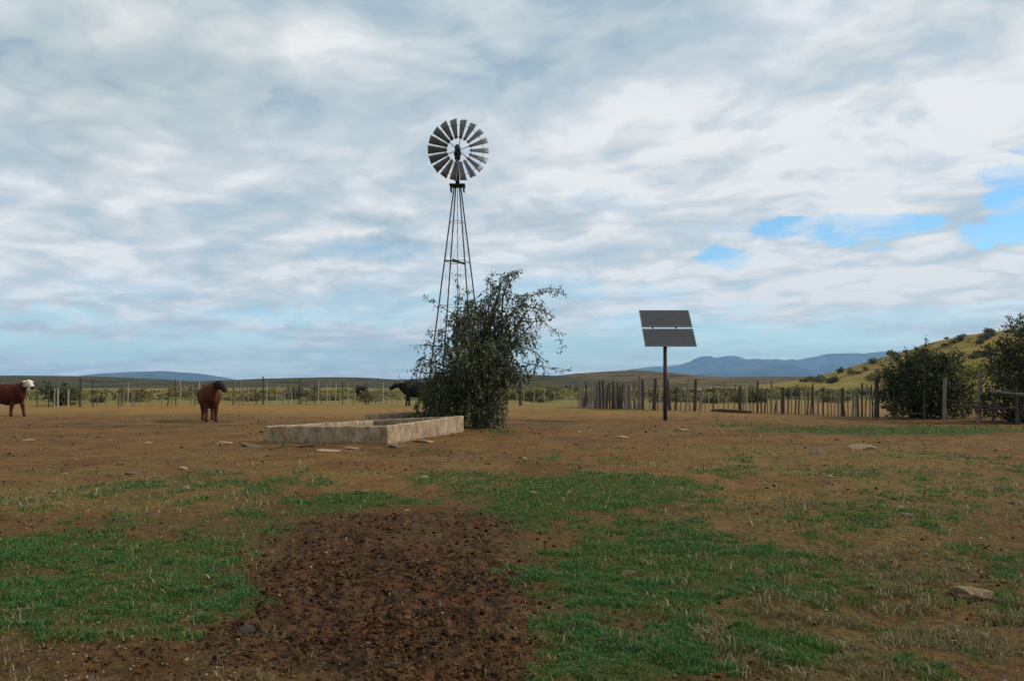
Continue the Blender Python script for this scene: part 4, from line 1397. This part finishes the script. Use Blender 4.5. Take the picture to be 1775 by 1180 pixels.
stone(112, 824, 15, 8, 'pale stone at far left above the dry grass')
stone(318, 813, 18, 7, 'pale stone in the soil left of the dam, above the green strip')
stone(193, 826, 20, 7, 'dark brown stone next to the dry grass at left', 'stone_dark')
stone(323, 846, 11, 7, 'small pale stone on the green strip at left')
stone(925, 859, 20, 12, 'whitish stone pair member in the central green grass')
stone(985, 860, 12, 12, 'upright pale stone in the central green grass')
stone(1021, 748, 12, 6, 'whitish stone in the soil between tree and solar panel')
stone(1004, 750, 9, 4, 'little tan stone beside the whitish one between tree and solar panel')
stone(1076, 758, 38, 5, 'thin flat tan stone left of the solar panel pole')
stone(910, 796, 10, 6, 'little white stone in the soil right of the dam')
stone(1439, 826, 16, 9, 'grey white stone in the dry ground at right')
stone(1440, 836, 14, 7, 'dark stone just below the grey white one at right', 'stone_dark')
stone(1760, 857, 13, 9, 'white stone at the right edge')
stone(1763, 875, 30, 10, 'dark grey stone below the white one at the right edge', 'stone_dark')
stone(1572, 896, 34, 12, 'dark stone in the dry grass of the right middle ground', 'stone_dark')
stone(1561, 882, 14, 8, 'pale stone behind the dark one in the right middle ground')
stone(132, 941, 8, 5, 'tiny white stone in the green patch at left')
stone(565, 958, 8, 6, 'tiny white stone in the dark churned soil')
stone(1009, 1086, 13, 9, 'tiny pale stone at the right edge of the churned soil')
stone(585, 1052, 13, 7, 'tan stone in the dark churned soil of the foreground', 'stone_dark')
stone(860, 741, 40, 6, 'flat tan stone at the foot of the leafy tree', 'stone')
stone(828, 742, 34, 8, 'dark stone at the foot of the leafy tree', 'stone_dark')
stone(880, 741, 14, 5, 'rightmost small stone at the foot of the leafy tree', 'stone_dark')
stone(608, 779, 34, 5, 'broken pale slab in front of the dam', 'stone')
stone(572, 783, 50, 4, 'thin pale slab in front of the dam, left of the broken one', 'stone')
stone(690, 775, 60, 5, 'dark slab below the sunlit corner of the dam', 'stone_dark')
stone(735, 767, 44, 5, 'tan slab beside the sunlit wall of the dam', 'stone')
stone(390, 768, 34, 6, 'pale slab left of the dam', 'stone')
stone(530, 776, 46, 6, 'dark slab in front of the shaded dam wall', 'stone_dark')
stone(440, 775, 56, 6, 'dark slab left of the dam foot', 'stone_dark')
stone(50, 763, 28, 5, 'flat pale stone below the white faced cow')
stone(258, 768, 16, 4, 'small flat stone below and left of the walking cow')
stone(230, 822, 34, 5, 'greenish grey flat stone at left above the dry grass', 'stone_dark')
# little stones which nothing tells apart
for i in range(60):
    py = 745 + 330 * rng.random() ** 1.7
    px = rng.uniform(10, 1765)
    if 430 < px < 850 and py < 790:
        continue
    s1 = rng.uniform(2.5, 6) * (0.8 + (py - 745) / 400)
    dk = rng.random() < 0.35
    stone(px, py, s1, s1 * 0.55, ('small brown stone' if dk else 'small pale stone') + ' scattered on the bare ground', 'stone_dark' if dk else 'stone', ('small brown stones' if dk else 'small pale stones') + ' scattered on the bare ground')

# cow pat in the foreground
dp = stone(428, 1098, 52, 20, 'dark grey cow pat in the left foreground', 'dungpat', name='cow_pat')
dp['category'] = 'cow pat'


# ------------------------------------------------------------------ loose stuff on the ground
def sample(n, rng, pymin, pymax, power=1.0, margin=60):
    """points evenly spread over the picture's ground area, so that near ground gets more per square metre"""
    py = pymin + (pymax - pymin) * rng.random(n) ** power
    px = rng.uniform(-margin, 1775 + margin, n)
    d = F * H / (py - HY)
    return (px - CX) / F * d, d


def surf(x, y):
    g, s_, d = masks(x, y)
    r = np.hypot(x, y)
    return gz(x, y) + np.exp(-r / 26.0) * (d * ((fbm(x * 9, y * 9, 3) - 0.5) * 0.10 + (fbm(x * 24, y * 24, 2) - 0.5) * 0.05) + g * 0.02 + (fbm(x * 5, y * 5, 3) - 0.5) * 0.075)


def lumps(name, x, y, size, mat, rng, label, flat=0.6):
    """many small irregular lumps as one mesh (octahedra with jittered corners)"""
    base_v = np.array([[1, 0, 0], [0, 1, 0], [-1, 0, 0], [0, -1, 0], [0, 0, 1], [0, 0, -1]], float)
    base_f = np.array([[0, 1, 4], [1, 2, 4], [2, 3, 4], [3, 0, 4], [1, 0, 5], [2, 1, 5], [3, 2, 5], [0, 3, 5]])
    n = len(x)
    z = surf(x, y)
    a = rng.uniform(0, 6.28, n)
    vv = base_v[None] * (1 + rng.normal(size=(n, 6, 3)) * 0.25) + rng.normal(size=(n, 6, 3)) * 0.2
    vv = vv * size[:, None, None] * np.array([1, 0.75, flat])
    ca, sa = np.cos(a)[:, None], np.sin(a)[:, None]
    X = vv[..., 0] * ca - vv[..., 1] * sa + x[:, None]
    Y = vv[..., 0] * sa + vv[..., 1] * ca + y[:, None]
    Z = vv[..., 2] + z[:, None] + size[:, None] * 0.15
    v_ = np.stack([X, Y, Z], -1).reshape(-1, 3)
    f_ = (base_f[None] + (np.arange(n) * 6)[:, None, None]).reshape(-1, 3)
    tag(link_mesh(name, np_mesh(name, v_, f_), mat), label, kind='stuff')


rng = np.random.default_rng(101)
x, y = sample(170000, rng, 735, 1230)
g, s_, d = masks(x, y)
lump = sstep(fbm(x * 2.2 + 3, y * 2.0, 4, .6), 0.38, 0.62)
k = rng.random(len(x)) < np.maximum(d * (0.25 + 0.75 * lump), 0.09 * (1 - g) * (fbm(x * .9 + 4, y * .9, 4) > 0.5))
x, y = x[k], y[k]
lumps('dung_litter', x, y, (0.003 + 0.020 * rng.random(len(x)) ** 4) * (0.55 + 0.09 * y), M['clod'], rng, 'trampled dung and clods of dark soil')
x, y = sample(40000, rng, 722, 1230, 1.3)
g, s_, d = masks(x, y)
k = rng.random(len(x)) < (1 - g * 0.9) * (1 - d * 0.85) * (0.35 + 0.65 * (fbm(x * .7, y * .7, 3) > 0.5))
x, y = x[k], y[k]
lumps('gravel', x, y, (0.002 + 0.010 * rng.random(len(x)) ** 3) * (0.6 + 0.10 * y), M['pebble'], rng, 'grit and small gravel on the bare ground')


def blades(name, x, y, hgt, wid, mat, rng, label, lean=0.5):
    n = len(x)
    z = surf(x, y) - 0.004
    a = rng.uniform(0, 6.28, n)
    la = rng.uniform(0, 6.28, n)
    ll = np.abs(rng.normal(size=n)) * lean
    sx_, sy_ = np.cos(a) * wid / 2, np.sin(a) * wid / 2
    b0 = np.stack([x - sx_, y - sy_, z], 1)
    b1 = np.stack([x + sx_, y + sy_, z], 1)
    mx_, my_ = x + np.cos(la) * ll * hgt * .35, y + np.sin(la) * ll * hgt * .35
    m0_ = np.stack([mx_ + sx_ * .75, my_ + sy_ * .75, z + hgt * .6], 1)
    m1_ = np.stack([mx_ - sx_ * .75, my_ - sy_ * .75, z + hgt * .6], 1)
    tip = np.stack([x + np.cos(la) * ll * hgt, y + np.sin(la) * ll * hgt, z + hgt * (1.0 - 0.25 * np.minimum(ll, 1.5))], 1)
    v_ = np.stack([b0, b1, m0_, m1_, tip], 1).reshape(-1, 3)
    i = np.arange(n) * 5
    f1 = np.stack([i, i + 1, i + 2, i + 3], 1)
    f2 = np.stack([i + 3, i + 2, i + 4, i + 4], 1)[:, :3]
    me = bpy.data.meshes.new(name)
    nv = len(v_)
    me.vertices.add(nv)
    me.vertices.foreach_set('co', v_.astype(np.float32).ravel())
    loops = np.concatenate([f1.ravel(), f2.ravel()]).astype(np.int32)
    me.loops.add(len(loops))
    me.loops.foreach_set('vertex_index', loops)
    me.polygons.add(2 * n)
    me.polygons.foreach_set('loop_start', np.concatenate([np.arange(n) * 4, 4 * n + np.arange(n) * 3]).astype(np.int32))
    me.update(calc_edges=True)
    tag(link_mesh(name, me, mat), label, kind='stuff')


x, y = sample(760000, rng, 730, 1240)
g, s_, d = masks(x, y)
tuft = fbm(x * 6, y * 6, 3, 0.6)
k = rng.random(len(x)) < np.clip(g * (0.55 + 1.2 * sstep(tuft, 0.38, 0.6)), 0, 1)
x, y, tuft = x[k], y[k], tuft[k]
print('grass blades', len(x))
hg = rng.uniform(0.008, 0.030, len(x)) * (0.6 + 1.2 * sstep(tuft, 0.4, 0.7)) * (0.8 + 0.035 * y)
blades('grass', x, y, hg, (0.0030 + 0.0010 * y) * rng.uniform(.6, 1.3, len(x)), M['grass'], rng, 'short green grass growing in patches', 0.9)
x, y = sample(170000, rng, 720, 1240)
g, s_, d = masks(x, y)
tuft = fbm(x * 4 + 50, y * 4, 3, 0.6)
k = rng.random(len(x)) < np.clip((0.06 + 0.62 * s_ * (1 - 0.6 * g) + 0.08 * g) * (0.2 + 1.4 * sstep(tuft, 0.46, 0.64)) * (1 - 0.85 * d), 0, 1)
x, y, tuft = x[k], y[k], tuft[k]
hg = rng.uniform(0.010, 0.055, len(x)) * (0.5 + 1.2 * sstep(tuft, 0.45, 0.7)) * (0.8 + 0.03 * y)
blades('dry_grass', x, y, hg, (0.0030 + 0.0009 * y) * rng.uniform(.7, 1.3, len(x)), M['dry_grass'], rng, 'short dry straw coloured grass in thin tufts', 0.8)

# ------------------------------------------------------------------ haze
hz = MB()
hz.box((-12900, -1500, -80.0), (12900, 12900, 420.0))
m = bpy.data.materials.new('haze')
m.use_nodes = True
m.node_tree.nodes.clear()
t = NT(m.node_tree)
pv = t.node('ShaderNodeVolumePrincipled')
pv.inputs['Color'].default_value = (0.35, 0.64, 1.0, 1)
pv.inputs['Density'].default_value = 8.0e-5
pv.inputs['Anisotropy'].default_value = 0.0
t.node('ShaderNodeOutputMaterial', {1: pv.outputs[0]})
tag(hz.build('haze', m), 'pale blue haze in the air', kind='stuff')
